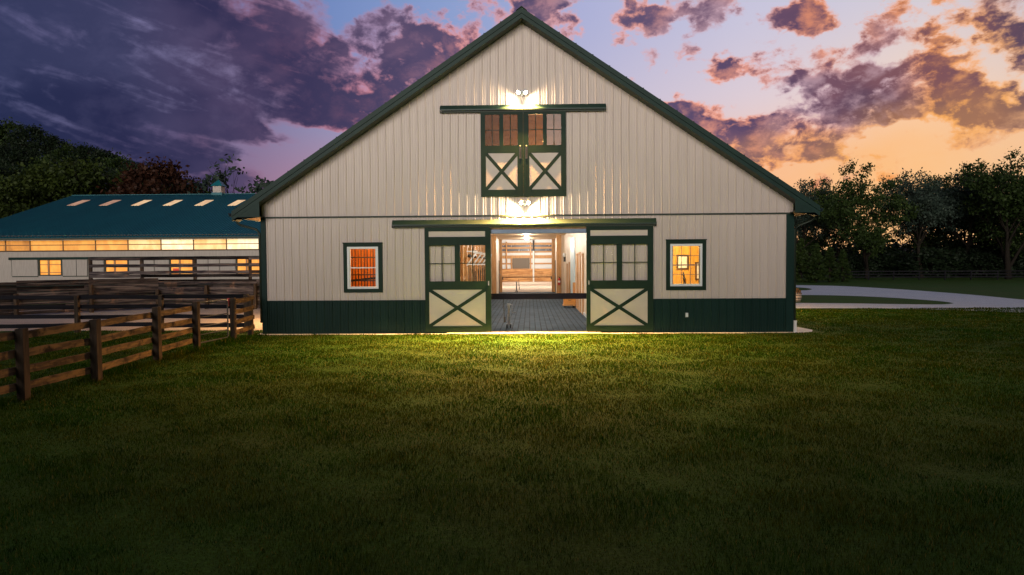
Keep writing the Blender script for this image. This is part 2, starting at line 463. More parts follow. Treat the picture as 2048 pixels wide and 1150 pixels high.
# ------------------------------------------------------------------ sky
def build_world():
    w = bpy.data.worlds.new('World'); S.world = w; w.use_nodes = True
    t = w.node_tree; n = N(t)
    bg = t.nodes['Background']
    d = n.new('ShaderNodeTexCoord').outputs['Generated']
    sp = n.new('ShaderNodeSeparateXYZ'); n.put(sp.inputs[0], d)
    x, y, z = sp.outputs
    az = n.math('ARCTAN2', x, y)
    el = n.math('ARCSINE', z)
    u = n.mrange(az, -.75, .75, 0, 1, smooth=False)
    def vec(a, b, c=0.0):
        k = n.new('ShaderNodeCombineXYZ'); n.put(k.inputs[0], a); n.put(k.inputs[1], b); n.put(k.inputs[2], c)
        return k.outputs[0]
    # ---- clear sky
    low = n.ramp(u, [(0, srgb(84, 84, 122)), (.18, srgb(108, 96, 132)), (.28, srgb(170, 128, 150)), (.42, srgb(225, 160, 150)), (.66, srgb(252, 182, 132)),
                     (.80, srgb(254, 194, 132)), (.92, srgb(248, 194, 138)), (1, srgb(215, 165, 135))])
    mid = n.ramp(u, [(0, srgb(84, 92, 132)), (.22, srgb(112, 110, 150)), (.33, srgb(142, 150, 190)), (.5, srgb(184, 182, 210)), (.62, srgb(212, 198, 212)),
                     (.72, srgb(228, 208, 212)), (.84, srgb(246, 214, 190)), (1, srgb(220, 195, 185))])
    high = n.ramp(u, [(0, srgb(60, 74, 125)), (.3, srgb(112, 136, 190)), (.42, srgb(138, 158, 205)), (.55, srgb(172, 176, 214)), (.7, srgb(198, 196, 220)),
                      (.85, srgb(208, 204, 218)), (1, srgb(180, 178, 200))])
    c = n.mix(n.mrange(el, .07, .24), low, mid)
    c = n.mix(n.mrange(el, .17, .36), c, high)
    zen = srgb(48, 56, 86)
    c = n.mix(n.mrange(el, .42, .95), c, (*zen, 1))
    # ---- cloud field: banks laid out by bearing and elevation, broken up by noise
    p0 = vec(az, n.math('MULTIPLY', el, 1.45))
    wn = n.noise(p0, 7.0, 5, .6).outputs['Color']
    ws = n.new('ShaderNodeVectorMath', operation='SUBTRACT'); n.put(ws.inputs[0], wn); ws.inputs[1].default_value = (.5, .5, .5)
    wm = n.new('ShaderNodeVectorMath', operation='SCALE'); n.put(wm.inputs[0], ws.outputs[0]); wm.inputs['Scale'].default_value = .10
    wa = n.new('ShaderNodeVectorMath', operation='ADD'); n.put(wa.inputs[0], vec(az, el)); n.put(wa.inputs[1], wm.outputs[0])
    field = wa.outputs[0]
    def blobs(items):
        acc = None
        src = field
        for q, (px, py, rx, ry, rot, wt) in enumerate(items):
            if q and q % 5 == 0:   # keeps the evaluation order sequential
                ma = n.new('ShaderNodeVectorMath', operation='MULTIPLY_ADD'); n.put(ma.inputs[0], acc); ma.inputs[1].default_value = (1e-6, 1e-6, 1e-6); n.put(ma.inputs[2], field); src = ma.outputs[0]
            r = ray(px, py); r.normalize()
            a0 = math.atan2(r.x, r.y); e0 = math.asin(r.z)
            k = math.cos(a0)
            mp = n.new('ShaderNodeMapping', vector_type='TEXTURE')
            n.put(mp.inputs['Vector'], src)
            mp.inputs['Location'].default_value = (a0, e0, 0)
            mp.inputs['Rotation'].default_value = (0, 0, rad(rot))
            mp.inputs['Scale'].default_value = (rx / FPX * k * k, ry / FPX * k, 1)
            ln = n.new('ShaderNodeVectorMath', operation='LENGTH'); n.put(ln.inputs[0], mp.outputs[0])
            v = n.mrange(ln.outputs['Value'], 1.08, .25, 0.0, wt)
            acc = v if acc is None else n.math('ADD', acc, v)
        return acc
    D = blobs(CLOUDS)
    fb = n.noise(p0, 15.0, 9, .60, dist=.25).outputs[0]
    fb2 = n.noise(p0, 42.0, 6, .6, dist=.3).outputs[0]
    # long slanting layers inside the big western bank
    r2 = n.new('ShaderNodeVectorRotate', rotation_type='Z_AXIS'); n.put(r2.inputs['Vector'], vec(az, el)); r2.inputs['Angle'].default_value = rad(15)
    st = n.new('ShaderNodeVectorMath', operation='MULTIPLY'); n.put(st.inputs[0], r2.outputs[0]); st.inputs[1].default_value = (2.4, 11, 1)
    streak = n.noise(st.outputs[0], 2.4, 8, .58, dist=.7).outputs[0]
    west = n.mrange(u, .27, .40, 1.0, 0.0)
    nzl = n.math('ADD', n.math('MULTIPLY', n.math('SUBTRACT', fb, .5), .8), n.math('MULTIPLY', n.math('SUBTRACT', streak, .46), 1.7))
    nzr = n.math('ADD', n.math('MULTIPLY', n.math('SUBTRACT', fb, .48), 3.1), n.math('MULTIPLY', n.math('SUBTRACT', fb2, .5), 1.3))
    mxn = n.new('ShaderNodeMix', data_type='FLOAT'); n.put(mxn.inputs[0], west); n.put(mxn.inputs[2], nzr); n.put(mxn.inputs[3], nzl)
    dens = n.math('ADD', n.math('ADD', n.math('MINIMUM', D, .95), -.36), mxn.outputs[0])
    # light from low in the west of the glow: slope of the cloud field towards it
    sh = n.new('ShaderNodeVectorMath', operation='ADD'); n.put(sh.inputs[0], p0); sh.inputs[1].default_value = (.016, -.020, 0)
    fbs = n.noise(sh.outputs[0], 15.0, 9, .60, dist=.25).outputs[0]
    slope = n.mrange(n.math('SUBTRACT', fb, fbs), -.03, .22)
    cover = n.mrange(dens, -.08, .38)
    thick = n.mrange(n.math('ADD', dens, n.math('MULTIPLY', n.math('SUBTRACT', fb2, .5), .6)), .08, .66)
    core = n.ramp(u, [(0, srgb(36, 46, 80)), (.14, srgb(42, 44, 78)), (.28, srgb(56, 52, 86)), (.40, srgb(84, 74, 106)), (.60, srgb(94, 80, 112)),
                      (.72, srgb(92, 72, 102)), (.80, srgb(88, 68, 90)), (1, srgb(66, 66, 92))])
    core2 = n.ramp(u, [(0, srgb(50, 58, 94)), (.14, srgb(62, 64, 98)), (.25, srgb(92, 76, 108)), (.40, srgb(126, 98, 124)), (.60, srgb(140, 108, 128)), (.72, srgb(136, 94, 110)),
                       (.85, srgb(134, 88, 90)), (1, srgb(100, 84, 102))])
    edge = n.ramp(u, [(0, srgb(76, 82, 122)), (.18, srgb(100, 88, 124)), (.27, srgb(160, 110, 134)), (.33, srgb(206, 132, 148)), (.45, srgb(240, 160, 155)), (.60, srgb(246, 168, 150)),
                      (.72, srgb(250, 160, 124)), (.82, srgb(255, 156, 82)), (.92, srgb(255, 190, 128)), (1, srgb(230, 170, 140))])
    core = n.mix(n.mrange(n.noise(p0, 4.2, 4, .5).outputs[0], .40, .62, 0, .85), core, core2)
    # higher clouds away from the glow are greyer at their rims
    grey = n.ramp(u, [(0, srgb(84, 90, 132)), (.35, srgb(150, 140, 178)), (.6, srgb(190, 168, 190)), (1, srgb(165, 156, 180))])
    edge = n.mix(n.mrange(n.noise(p0, 5.0, 3, .5).outputs[0], .40, .62, 0, .8), edge, grey)
    cl = n.mix(thick, edge, core)
    lit = n.math('MULTIPLY', slope, n.mrange(u, .30, .62, .10, .62))
    cl = n.mix(lit, cl, edge)
    c = n.mix(cover, c, cl)
    # sunset light on the cloud bellies near the glow
    G = blobs([(1880, 262, 330, 90, 10, 1.0), (1620, 320, 330, 70, -8, .7)])
    c = n.mix(n.math('MULTIPLY', n.math('MULTIPLY', G, n.mrange(cover, 0, 1, .28, .80)), n.math('SUBTRACT', 1.0, n.math('MULTIPLY', thick, .66))), c, (*srgb(255, 178, 88), 1))
    # ---- behind the camera: the twilight sky that lights the front of the barn
    sk = n.new('ShaderNodeTexSky', sky_type='NISHITA', sun_disc=False)
    sk.sun_elevation = SUN_EL; sk.sun_rotation = SUN_ROT
    sm = n.new('ShaderNodeVectorMath', operation='SCALE'); n.put(sm.inputs[0], sk.outputs[0]); sm.inputs['Scale'].default_value = .022
    c = n.mix(n.mrange(y, .05, -.35), c, sm.outputs[0])
    # below the horizon
    c = n.mix(n.mrange(z, 0, -.06), c, (.02, .022, .02, 1))
    t.links.new(c, bg.inputs['Color'])
    bg.inputs['Strength'].default_value = 1.0
    w.cycles.sampling_method = 'MANUAL'
    w.cycles.sample_map_resolution = 512

#         photo x, y, half width, half height, tilt, weight   (bearing and elevation of each bank)
CLOUDS = [
    (120, 60, 520, 170, 0, .95), (420, 110, 330, 130, -14, .95), (640, 185, 200, 75, -14, .85), (690, 235, 110, 45, -8, .5),
    (110, 235, 420, 110, 0, 1.0), (60, 150, 300, 160, 0, .8), (330, 190, 330, 110, -14, .8), (180, 400, 330, 60, 0, .8), (420, 310, 130, 26, -8, .5), (470, 385, 120, 26, 0, .5), (330, 285, 200, 40, -10, .4), (300, 250, 330, 60, -12, .75), (520, 268, 160, 30, -8, .7), (250, 325, 330, 45, -10, .8), (430, 352, 140, 26, 0, .6), (40, 300, 200, 60, 0, .6),
    (560, 40, 100, 70, -20, .8), (600, 85, 80, 50, 0, .7), (672, 70, 34, 32, 0, .75), (690, 125, 80, 50, -30, .6), (745, 55, 60, 44, 0, .62), (835, 115, 95, 80, -20, .95), (780, 170, 90, 60, 0, .75), (735, 195, 90, 50, 0, .7),
    (915, 52, 66, 32, 0, .75), (868, 78, 66, 44, 0, .7), (1000, 14, 110, 34, 0, .66), (930, 100, 60, 40, 0, .45), (640, 20, 60, 30, 0, .4), (820, 20, 90, 30, 0, .45), (720, 110, 260, 110, 0, .22),
    (1110, 45, 70, 36, -15, .72), (1080, 20, 60, 25, 0, .45), (1140, 15, 50, 24, 0, .5), (1310, 22, 80, 42, 0, .85), (1225, 20, 50, 50, 0, .5), (1435, 22, 64, 42, 20, .62), (1540, 34, 60, 30, 0, .6), (1612, 28, 80, 56, 0, .9), (1390, 40, 300, 60, 0, .12),
    (1395, 80, 30, 22, 0, .52), (1452, 135, 46, 32, -10, .75), (1340, 117, 20, 14, 0, .5), (1360, 162, 26, 16, 0, .4), (1585, 165, 34, 20, 0, .5), (1540, 178, 70, 26, -12, .42), (1575, 218, 40, 16, 0, .4), (1450, 205, 60, 14, -5, .25),
    (1745, 88, 85, 46, 12, .82), (1660, 130, 60, 40, 30, .45), (1850, 60, 50, 22, 40, .55), (1890, 85, 60, 20, 0, .4), (1970, 25, 120, 60, -8, .95), (2030, 85, 50, 50, 0, .65), (1990, 140, 60, 24, 0, .4), (2040, 150, 40, 30, 0, .4),
    (1760, 160, 200, 70, -6, .45), (1850, 215, 220, 50, 0, .4), (1690, 262, 150, 40, 12, .55), (1900, 130, 120, 60, 0, .35), (1700, 60, 160, 60, 0, .2), (1480, 110, 120, 80, 0, .15), (1640, 185, 50, 30, 0, .5), (2010, 185, 80, 50, 0, .7), (1560, 110, 40, 20, 0, .4), (1240, 60, 60, 30, 0, .3), (1490, 300, 130, 30, -12, .6), (1560, 250, 60, 30, 0, .4),
    (1830, 185, 95, 52, -6, .95), (1720, 190, 75, 58, 10, .75), (1640, 235, 130, 44, 14, .72), (1940, 205, 110, 44, -18, .75), (1930, 165, 60, 30, 0, .5), (2040, 215, 70, 55, 0, .85), (1770, 245, 120, 26, 10, .45),
    (1480, 255, 120, 44, -10, .95), (1560, 285, 130, 50, -14, .9), (1390, 215, 80, 36, -12, .65), (1350, 205, 50, 26, 0, .4), (1590, 322, 120, 26, -6, .5),
    (1900, 275, 120, 18, 6, .25),
]

SUN_AZ = rad(190)      # bearing of the soft twilight key, clockwise from +Y
SUN_EL = rad(5)
SUN_ROT = SUN_AZ
build_world()
sd = bpy.data.lights.new('sun', 'SUN')
sd.energy = 3.1
sd.angle = rad(40)
sd.color = (1.0, .92, .86)
so = bpy.data.objects.new('sun', sd)
C.objects.link(so)
sv = Vector((math.sin(SUN_AZ) * math.cos(SUN_EL), math.cos(SUN_AZ) * math.cos(SUN_EL), math.sin(SUN_EL)))
so.rotation_euler = (-sv).to_track_quat('-Z', 'Y').to_euler()

def lamp(name, typ, loc, power, color, parent=None, **kw):
    l = bpy.data.lights.new(name, typ)
    l.energy = power; l.color = color
    aim = kw.pop('aim', None)
    for k, v in kw.items(): setattr(l, k, v)
    o = bpy.data.objects.new(name, l)
    C.objects.link(o)
    o.parent = parent
    o.location = Vector(loc) - (origin_of(parent) if parent is not None else Vector((0, 0, 0)))
    if aim: o.rotation_euler = Vector(aim).to_track_quat('-Z', 'Y').to_euler()
    return o

WARM = (1.0, .485, .125)
WARMWHITE = (1.0, .93, .80)

# ------------------------------------------------------------------ ground
def sheet(name, poly, z, mat, kind='structure'):
    b = MB(); b.face([(x, y, z) for x, y in poly])
    return tag(b.build(name, mat), kind=kind)

ground = MB(); ground.box(-1500, 1500, -300, 3000, -.5, 0)
tag(ground.build('ground', lawn_mat), kind='structure')

YW = 25.785            # front wall plane
XL, XR = -10.21, 9.82  # barn walls
XC = -.26
YE = 62.0              # back of the barn = front of the arena

def curve_poly(pts):
    out = []
    n_ = len(pts)
    for i in range(n_ - 1):
        p0 = pts[max(i - 1, 0)]; p1 = pts[i]; p2 = pts[i + 1]; p3 = pts[min(i + 2, n_ - 1)]
        for k in range(6):
            t_ = k / 6
            out.append(tuple(.5 * (2 * p1[j] + (p2[j] - p0[j]) * t_ + (2 * p0[j] - 5 * p1[j] + 4 * p2[j] - p3[j]) * t_ ** 2 + (3 * p1[j] - p0[j] - 3 * p2[j] + p3[j]) * t_ ** 3) for j in (0, 1)))
    return out + [pts[-1]]

near = [gnd(*p) for p in ((1590, 616.5), (1700, 616.5), (1800, 617.5), (1900, 620), (2048, 626), (2200, 634))]
far = [gnd(*p) for p in ((2200, 612), (2048, 599.5), (1960, 591), (1880, 584.5), (1790, 578), (1690, 572.5), (1640, 571.2), (1590, 570.5))]
near = [(10.6, 39.6)] + near
far = far + [(20.0, 79.0), (11.0, 80.0)]
sheet('driveway', curve_poly(near) + curve_poly(far), .004, gravel_mat)
isl_t = [gnd(*p) for p in ((1908, 606.6), (1880, 602.5), (1800, 596.5), (1720, 592.5), (1650, 590.5), (1590, 590))]
isl_b = [gnd(*p) for p in ((1590, 606), (1700, 606.8), (1800, 608.4), (1880, 609), (1908, 606.8))]
sheet('turf_island', curve_poly(isl_t) + [(12.0, 55.0), (11.4, 44.4)] + curve_poly(isl_b)[:-1], .008, lawn_mat)
isl2 = [gnd(*p) for p in ((1590, 581), (1612, 580.6), (1624, 578.5), (1612, 576), (1590, 574.5))]
sheet('turf_island.001', curve_poly(isl2) + [(16, 70), (16, 62)], .008, lawn_mat)
# gravel drip strip round the barn, swelling at the right corner
gb = [(XL - .25, YW + .3), (XL - .1, YW - .42)]
gb += [(x, YW - .40 - .07 * math.sin(x * 1.9) - .05 * math.sin(x * 4.3)) for x in np.linspace(-9.8, 9.6, 40)]
gb += [(10.1, YW - .28), (10.55, YW + .02), (10.85, YW + .7), (10.75, YW + 1.8), (10.5, YW + 3.2), (10.45, YE - 1), (XR - .2, YE - 1), (XR - .2, YW + .3)]
sheet('gravel_border', gb, .006, gravel_mat)
ap = MB(); ap.box(-3.15, 2.62, YW - .46, YW + .1, -.1, .035)
tag(ap.build('concrete_apron', concrete, bevel=.01), kind='structure')
# paddock sand
sheet('paddock_sand', [(-34, 27.6), (-10.9, 27.2), (-10.9, 44.5), (-34, 44.5)], .005, sand_mat)

# ------------------------------------------------------------------ barn
barn = thing('barn', 'cream ribbed metal horse barn with dark green roof, trim and wide open sliding doors', 'barn', (XC, YW, 0))
ROOF_TOP, SLOPE = 11.95, .674
YF = YW - .585         # front edge of the roof
def ztop(x): return ROOF_TOP - SLOPE * abs(x - XC)
def zsof(x): return ztop(x) - .37

def siding(mb, x0, x1, zb, zt, holes, yf, pitch=.3048, phase=0.0, rib=.03, minor=True):
    pr = []
    k = math.floor((x0 - phase) / pitch)
    while phase + k * pitch < x1 + pitch:
        c = phase + k * pitch
        pr += [(c - .036, 0), (c - .013, -rib), (c + .013, -rib), (c + .036, 0)]
        if minor:
            for q in (.33, .67):
                cc = c + pitch * q
                pr += [(cc - .015, 0), (cc - .007, -.010), (cc + .007, -.010), (cc + .015, 0)]
        k += 1
    pr.sort()
    xs = [p[0] for p in pr]; ys = [p[1] for p in pr]
    cuts = sorted(set([x0, x1] + [x for x in xs if x0 < x < x1] + [h for H in holes for h in H[:2] if x0 < h < x1] + ([XC] if x0 < XC < x1 else [])))
    for a, b in zip(cuts[:-1], cuts[1:]):
        if b - a < 1e-5: continue
        ya, yb = np.interp(a, xs, ys), np.interp(b, xs, ys)
        mdl = (a + b) / 2
        segs = [(zb, None)]
        for (hx0, hx1, hz0, hz1) in sorted(holes, key=lambda h: h[2]):
            if hx0 < mdl < hx1:
                lo, _ = segs.pop()
                if hz0 > lo + 1e-4: segs.append((lo, hz0))
                segs.append((hz1, None))
        for lo, hi in segs:
            ta, tb = (zt(a), zt(b)) if hi is None else (hi, hi)
            if ta <= lo and tb <= lo: continue
            ta, tb = max(ta, lo), max(tb, lo)
            pts = [(a, yf + ya, lo), (b, yf + yb, lo), (b, yf + yb, tb), (a, yf + ya, ta)]
            if tb - lo < 1e-6: pts.pop(2)
            elif ta - lo < 1e-6: pts.pop(3)
            mb.face(pts)

WIN_L = (-6.94, -5.75, 1.71, 3.31)
WIN_R = (5.25, 6.45, 1.74, 3.33)
DOOR = (-2.70, 2.15, -1, 3.98)
LOFT = (-1.74, 1.28, 5.26, 8.25)
PH = XC + .02
b = MB(); siding(b, XL + .03, XR - .02, 4.46, lambda x: zsof(x) + .05, [LOFT], YW - .012, phase=PH); b.build('upper_siding', cream, barn)
b = MB(); siding(b, XL + .17, XR - .26, 1.27, lambda x: 4.41, [WIN_L, WIN_R, DOOR], YW, phase=PH); b.build('lower_siding', cream, barn)
for (xa_, xb_) in ((XL + .17, DOOR[0]), (DOOR[1], XR - .26)):
    b = MB(); siding(b, xa_, xb_, .03, lambda x: 1.235, [], YW, phase=PH); b.build('wainscot', green_wain, barn)
b = MB()
b.box(XL, XR, YW - .05, YW + .02, 4.405, 4.465)
b.build('belt_trim', green_dark, barn)
b = MB()
b.box(XL + .17, -3.2, YW - .04, YW + .01, 1.235, 1.275); b.box(3.0, XR - .26, YW - .04, YW + .01, 1.235, 1.275)
b.box(XL + .17, XR - .26, YW - .03, YW + .015, -.02, .03)
b.build('wainscot_trim', green_wain, barn)
for (x0, x1) in ((XL - .02, XL + .17), (XR - .26, XR + .02)):
    b = MB(); b.box(x0, x1, YW - .045, YW + .12, 0, 4.405); b.build('corner_trim', green_wain, barn, bevel=.006)
# side walls, rear, floor slab
for xw_ in (XL, XR - .12):
    b = MB(); b.box(xw_, xw_ + .12, YW + .12, YE - .02, 0, 4.75); b.build('side_wall', cream, barn)
# roof: two slopes with thickness
hw_l, hw_r = XC + 11.09 - 2 * XC * 0, 10.81
xl_t, xr_t = -11.09, 10.55
b = MB()
for xt in (xl_t, xr_t):
    p = [(XC, ROOF_TOP), (xt, ztop(xt)), (xt, ztop(xt) - .06), (XC, ROOF_TOP - .06)]
    b.prism(p if xt > 0 else p[::-1], 'y', YF - .02, YE - .01)
    s = 1 if xt > 0 else -1
    k = .15
    while k < abs(xt - XC):
        x_ = XC + s * k
        b.bar((x_, YF, ztop(x_) + .012), (x_, YE - .02, ztop(x_) + .012), .05, .03, up=(0, 0, 1))
        k += .6096
b.build('roof', green_roof, barn)
b = MB(); b.prism([(XC - .2, ROOF_TOP - .11), (XC, ROOF_TOP + .05), (XC + .2, ROOF_TOP - .11), (XC, ROOF_TOP + .02)], 'y', YF - .05, YE - .02); b.build('ridge_cap', green_dark, barn)
# rake fascia in two boards, rake soffit
b = MB(); b2 = MB(); b3 = MB()
for xt in (xl_t, xr_t):
    def strip(mbx, d0, d1, y0, y1, xe=None):
        xe_ = xt if xe is None else xe
        p = [(XC, ROOF_TOP - d0), (xe_, ztop(xe_) - d0), (xe_, ztop(xe_) - d1), (XC, ROOF_TOP - d1)]
        mbx.prism(p if xt > 0 else p[::-1], 'y', y0, y1)
    strip(b, .06, .20, YF - .03, YF + .03)
    strip(b2, .215, .37, YF - .012, YF + .03)
    strip(b3, .34, .36, YF + .032, YW + .1)
b.build('rake_trim', green_roof, barn); b2.build('rake_fascia', green_roof, barn); b3.build('rake_soffit', green_dark, barn)
# boxed eaves with soffit, fascia, gutter and downspout
EZ = 4.45
for (xt, xw, s) in ((xl_t, XL, -1), (xr_t, XR, 1)):
    xi = xw - s * .16
    b = MB()
    p = [(xi, zsof(xi) + .02), (xt, zsof(xt) + .02), (xt, EZ - .03), (xi, EZ - .03)]
    b.prism(p if s > 0 else p[::-1], 'y', YF - .005, YF + .028)
    b.build('eave_return', green_roof, barn)
    b = MB(); b.box(min(xt - s * .02, xt), max(xt - s * .02, xt), YF + .03, YE - .1, EZ - .03, ztop(xt) - .05); b.build('eave_fascia', green_roof, barn)
    b = MB(); b.box(min(xw + s * .005, xt - s * .03), max(xw + s * .005, xt - s * .03), YF + .03, YE - .1, EZ, EZ + .02); b.build('eave_soffit', pine_post, barn)  # pine colour stands in for the warm lamp glow on the soffit
    b = MB(); b.box(min(xi, xw + s * .0), max(xi, xw), YF + .03, YW - .05, EZ, EZ + .02); b.build('return_soffit', green_dark, barn)
    b = MB()
    g0 = xt + s * .004
    gp = [(g0, ztop(xt) - .08), (g0, EZ + .0), (g0 + s * .09, EZ + .0), (g0 + s * .13, EZ + .1), (g0 + s * .13, EZ + .13), (g0 + s * .115, EZ + .13), (g0 + s * .08, EZ + .015), (g0 + s * .015, EZ + .02), (g0 + s * .015, ztop(xt) - .08)]
    b.prism(gp if s < 0 else gp[::-1], 'y', YF + .0, YE - .1); b.build('gutter', green_roof, barn)
    b = MB()
    dx = xw + s * .1
    b.tube([(xt + s * .06, YW + .0, EZ + .02), (xt + s * .05, YW + .02, EZ - .2), (xt - s * .05, YW + .03, EZ - .28), (dx + s * .12, YW + .06, EZ - .46), (dx, YW + .08, EZ - .62), (dx, YW + .08, .42)], .045, 10)
    b.build('downspout', green_dark, barn, smooth=True)
b = MB(); b.tube([(XR + .1, YW + .02, -.02), (XR + .1, YW + .02, .41)], .06, 14); b.lathe((XR + .1, YW + .02, .36), [(.068, 0), (.068, .07), (.05, .07)], 14)
pv = b.build('drain_pipe', pvc, barn)

# --- windows
def barn_window(w, out, muntin, name='window'):
    (x0, x1, z0, z1) = w
    b = MB()
    ox0, ox1, oz0, oz1 = out
    for q in ((ox0, x0, oz0, oz1), (x1, ox1, oz0, oz1), (x0, x1, z1, oz1), (x0, x1, oz0, z0)):
        b.box(q[0], q[1], YW - .055, YW + .02, q[2], q[3])
    b.box(ox0 - .02, ox1 + .02, YW - .075, YW - .056, oz1 - .02, oz1 + .02)
    wn = b.build(name, green_trim, barn, bevel=.004)
    f = MB()
    t = .085
    for q in ((x0, x0 + t, z0, z1), (x1 - t, x1, z0, z1), (x0 + t, x1 - t, z1 - t, z1), (x0 + t, x1 - t, z0, z0 + t)):
        f.box(q[0], q[1], YW - .035, YW + .08, q[2], q[3])
    f.build('frame', white_paint, wn, bevel=.004)
    s = MB()
    zm = (z0 + z1) / 2
    s.box(x0 + t, x1 - t, YW - .012, YW + .05, zm - .022, zm + .022)
    for q in ((x0 + t, x0 + t + .03, z0 + t, z1 - t), (x1 - t - .03, x1 - t, z0 + t, z1 - t)):
        s.box(q[0], q[1], YW + .0, YW + .06, q[2], q[3])
    if muntin:
        gx = (x1 - x0 - 2 * t) / 3
        for k in (1, 2): s.box(x0 + t + k * gx - .009, x0 + t + k * gx + .009, YW + .012, YW + .03, z0 + t, z1 - t)
        for zz in (z0 + t + (zm - z0 - t) / 2, zm + (z1 - t - zm) / 2): s.box(x0 + t + .03, x1 - t - .03, YW + .012, YW + .03, zz - .009, zz + .009)
    s.build('sash', white_paint if not muntin else material('dark_muntin', (.13, .11, .12), rough=.4), wn)
    p = MB(); p.face([(x0 + t, YW + .036, z0 + t), (x1 - t, YW + .036, z0 + t), (x1 - t, YW + .036, z1 - t), (x0 + t, YW + .036, z1 - t)])
    p.build('pane', clear_glass, wn)
    return wn
barn_window(WIN_L, (-7.08, -5.59, 1.57, 3.45), False)
barn_window(WIN_R, (5.10, 6.59, 1.59, 3.48), True)

# --- sliding doors
def door_leaf(name, x0, x1, z0, z1, panes, cross, toppanel, glassmats, yb, handle_x=None):
    """yb: back plane of the leaf; openings given in x, z"""
    y0, y1 = yb - .06, yb
    b = MB()
    rects = list(panes) + [cross] + ([toppanel] if toppanel else [])
    xs = sorted(set([x0, x1] + [r[0] for r in rects] + [r[1] for r in rects]))
    zs = sorted(set([z0, z1] + [r[2] for r in rects] + [r[3] for r in rects]))
    # frame members: full-height strips cut where panels and panes sit
    bands = sorted(set([(r[2], r[3]) for r in rects]))
    zc = z0
    for (za, zb_) in bands:
        if za > zc: b.box(x0, x1, y0, y1, zc, za)
        row = sorted([r for r in rects if (r[2], r[3]) == (za, zb_)])
        xc_ = x0
        for r in row:
            if r[0] > xc_: b.box(xc_, r[0], y0, y1, za, zb_)
            xc_ = r[1]
        if xc_ < x1: b.box(xc_, x1, y0, y1, za, zb_)
        zc = zb_
    if zc < z1: b.box(x0, x1, y0, y1, zc, z1)
    d = b.build(name, green_trim, barn)
    for r in [cross] + ([toppanel] if toppanel else []):
        p = MB(); p.box(r[0], r[1], y0 + .025, y1 - .01, r[2], r[3])
        p.build('panel', cream_panel, d)
    cx0, cx1, cz0, cz1 = cross
    c = MB()
    w_ = .125
    c.bar((cx0 - .02, y0 + .012, cz0 - .015), (cx1 + .02, y0 + .012, cz1 + .015), .022, w_, up=(0, 0, 1))
    c.bar((cx0 - .02, y0 + .015, cz1 + .015), (cx1 + .02, y0 + .015, cz0 - .015), .022, w_, up=(0, 0, 1))
    c.build('cross_brace', green_trim, d)
    for r, gm in zip(panes, glassmats):
        g = MB(); g.face([(r[0], y1 - .03, r[2]), (r[1], y1 - .03, r[2]), (r[1], y1 - .03, r[3]), (r[0], y1 - .03, r[3])]); g.build('pane', gm, d)
        mu = MB(); xm, zm = (r[0] + r[1]) / 2, (r[2] + r[3]) / 2
        mu.box(xm - .016, xm + .016, y0 + .012, y1 - .034, r[2], r[3]); mu.box(r[0], r[1], y0 + .016, y1 - .036, zm - .014, zm + .014)
        mu.build('muntin', green_trim, d)
    if handle_x is not None:
        h = MB(); h.box(handle_x - .04, handle_x + .04, y0 - .012, y0 - .001, 6.55, 6.98); h.tube([(handle_x, y0 - .05, 6.6), (handle_x, y0 - .05, 6.92)], .015, 8)
        hd = h.build('handle', black_metal, d)
    return d
YD = YW - .10
for x0 in (-3.96, 2.11):
    w_ = 2.49
    panes = [(x0 + .16, x0 + 1.13, 1.98, 3.33), (x0 + 1.33, x0 + 2.28, 1.98, 3.33)]
    door_leaf('sliding_door', x0, x0 + w_, .07, 4.0, panes, (x0 + .15, x0 + 2.28, .29, 1.66), (x0 + .15, x0 + 2.28, 3.65, 3.86), [clear_glass, clear_glass], YD)
    b = MB(); hx = x0 + w_ - .09 if x0 < 0 else x0 + .09
    b.box(hx - .02, hx + .02, YD - .085, YD - .062, 1.82, 1.98); b.build('door_pull', galv, barn)
for i, x0 in enumerate((-1.82, -.225)):
    w_ = 1.59
    o = 0.0 if i == 0 else .03
    panes = [(x0 + .17 + o, x0 + .70 + o, 7.04, 8.19), (x0 + .85 + o, x0 + 1.38 + o, 7.04, 8.19)]
    door_leaf('loft_door', x0, x0 + w_, 5.14, 8.34, panes, (x0 + .19 + o, x0 + 1.37 + o, 5.4, 6.76), None, [loft_glass, loft_glass] if i == 0 else [loft_glass, mirror_glass], YD + .02, handle_x=-.34 if i == 0 else -.11)
for hx in (-.34, -.11):
    b = MB(); b.lathe((hx, YD - .06, 7.02), [(.02, -.01), (.024, 0), (.02, .012)], 10, axis='y'); b.build('latch', brass, barn)
# track covers
track_paint = material('track_cover_paint', (.012, .034, .028), rough=.45, spec=.3)
for (x0, x1, zt_, zb_) in ((-5.18, 4.71, 4.30, 4.10), (-3.33, 2.85, 8.565, 8.37)):
    b = MB(); pr = [(YW - .03, zt_), (YW - .10, zt_ - .01), (YW - .235, zb_ + .02), (YW - .235, zb_ - .03), (YW - .225, zb_ - .03), (YW - .22, zb_ + .01), (YW - .10, zt_ - .03), (YW - .03, zt_ - .03)]
    b.prism(pr, 'x', x0, x1); b.build('track_cover', track_paint, barn)
    b = MB(); b.box(x0 + .05, x1 - .05, YW - .16, YW - .05, zb_ - .09, zb_ - .03); b.build('track', green_dark, barn)
    for xe_ in (x0, x1 - .02):
        b = MB(); b.box(xe_, xe_ + .02, YW - .232, YW - .03, zb_ - .1, zb_ - .031); b.build('track_end_cap', green_dark, barn)

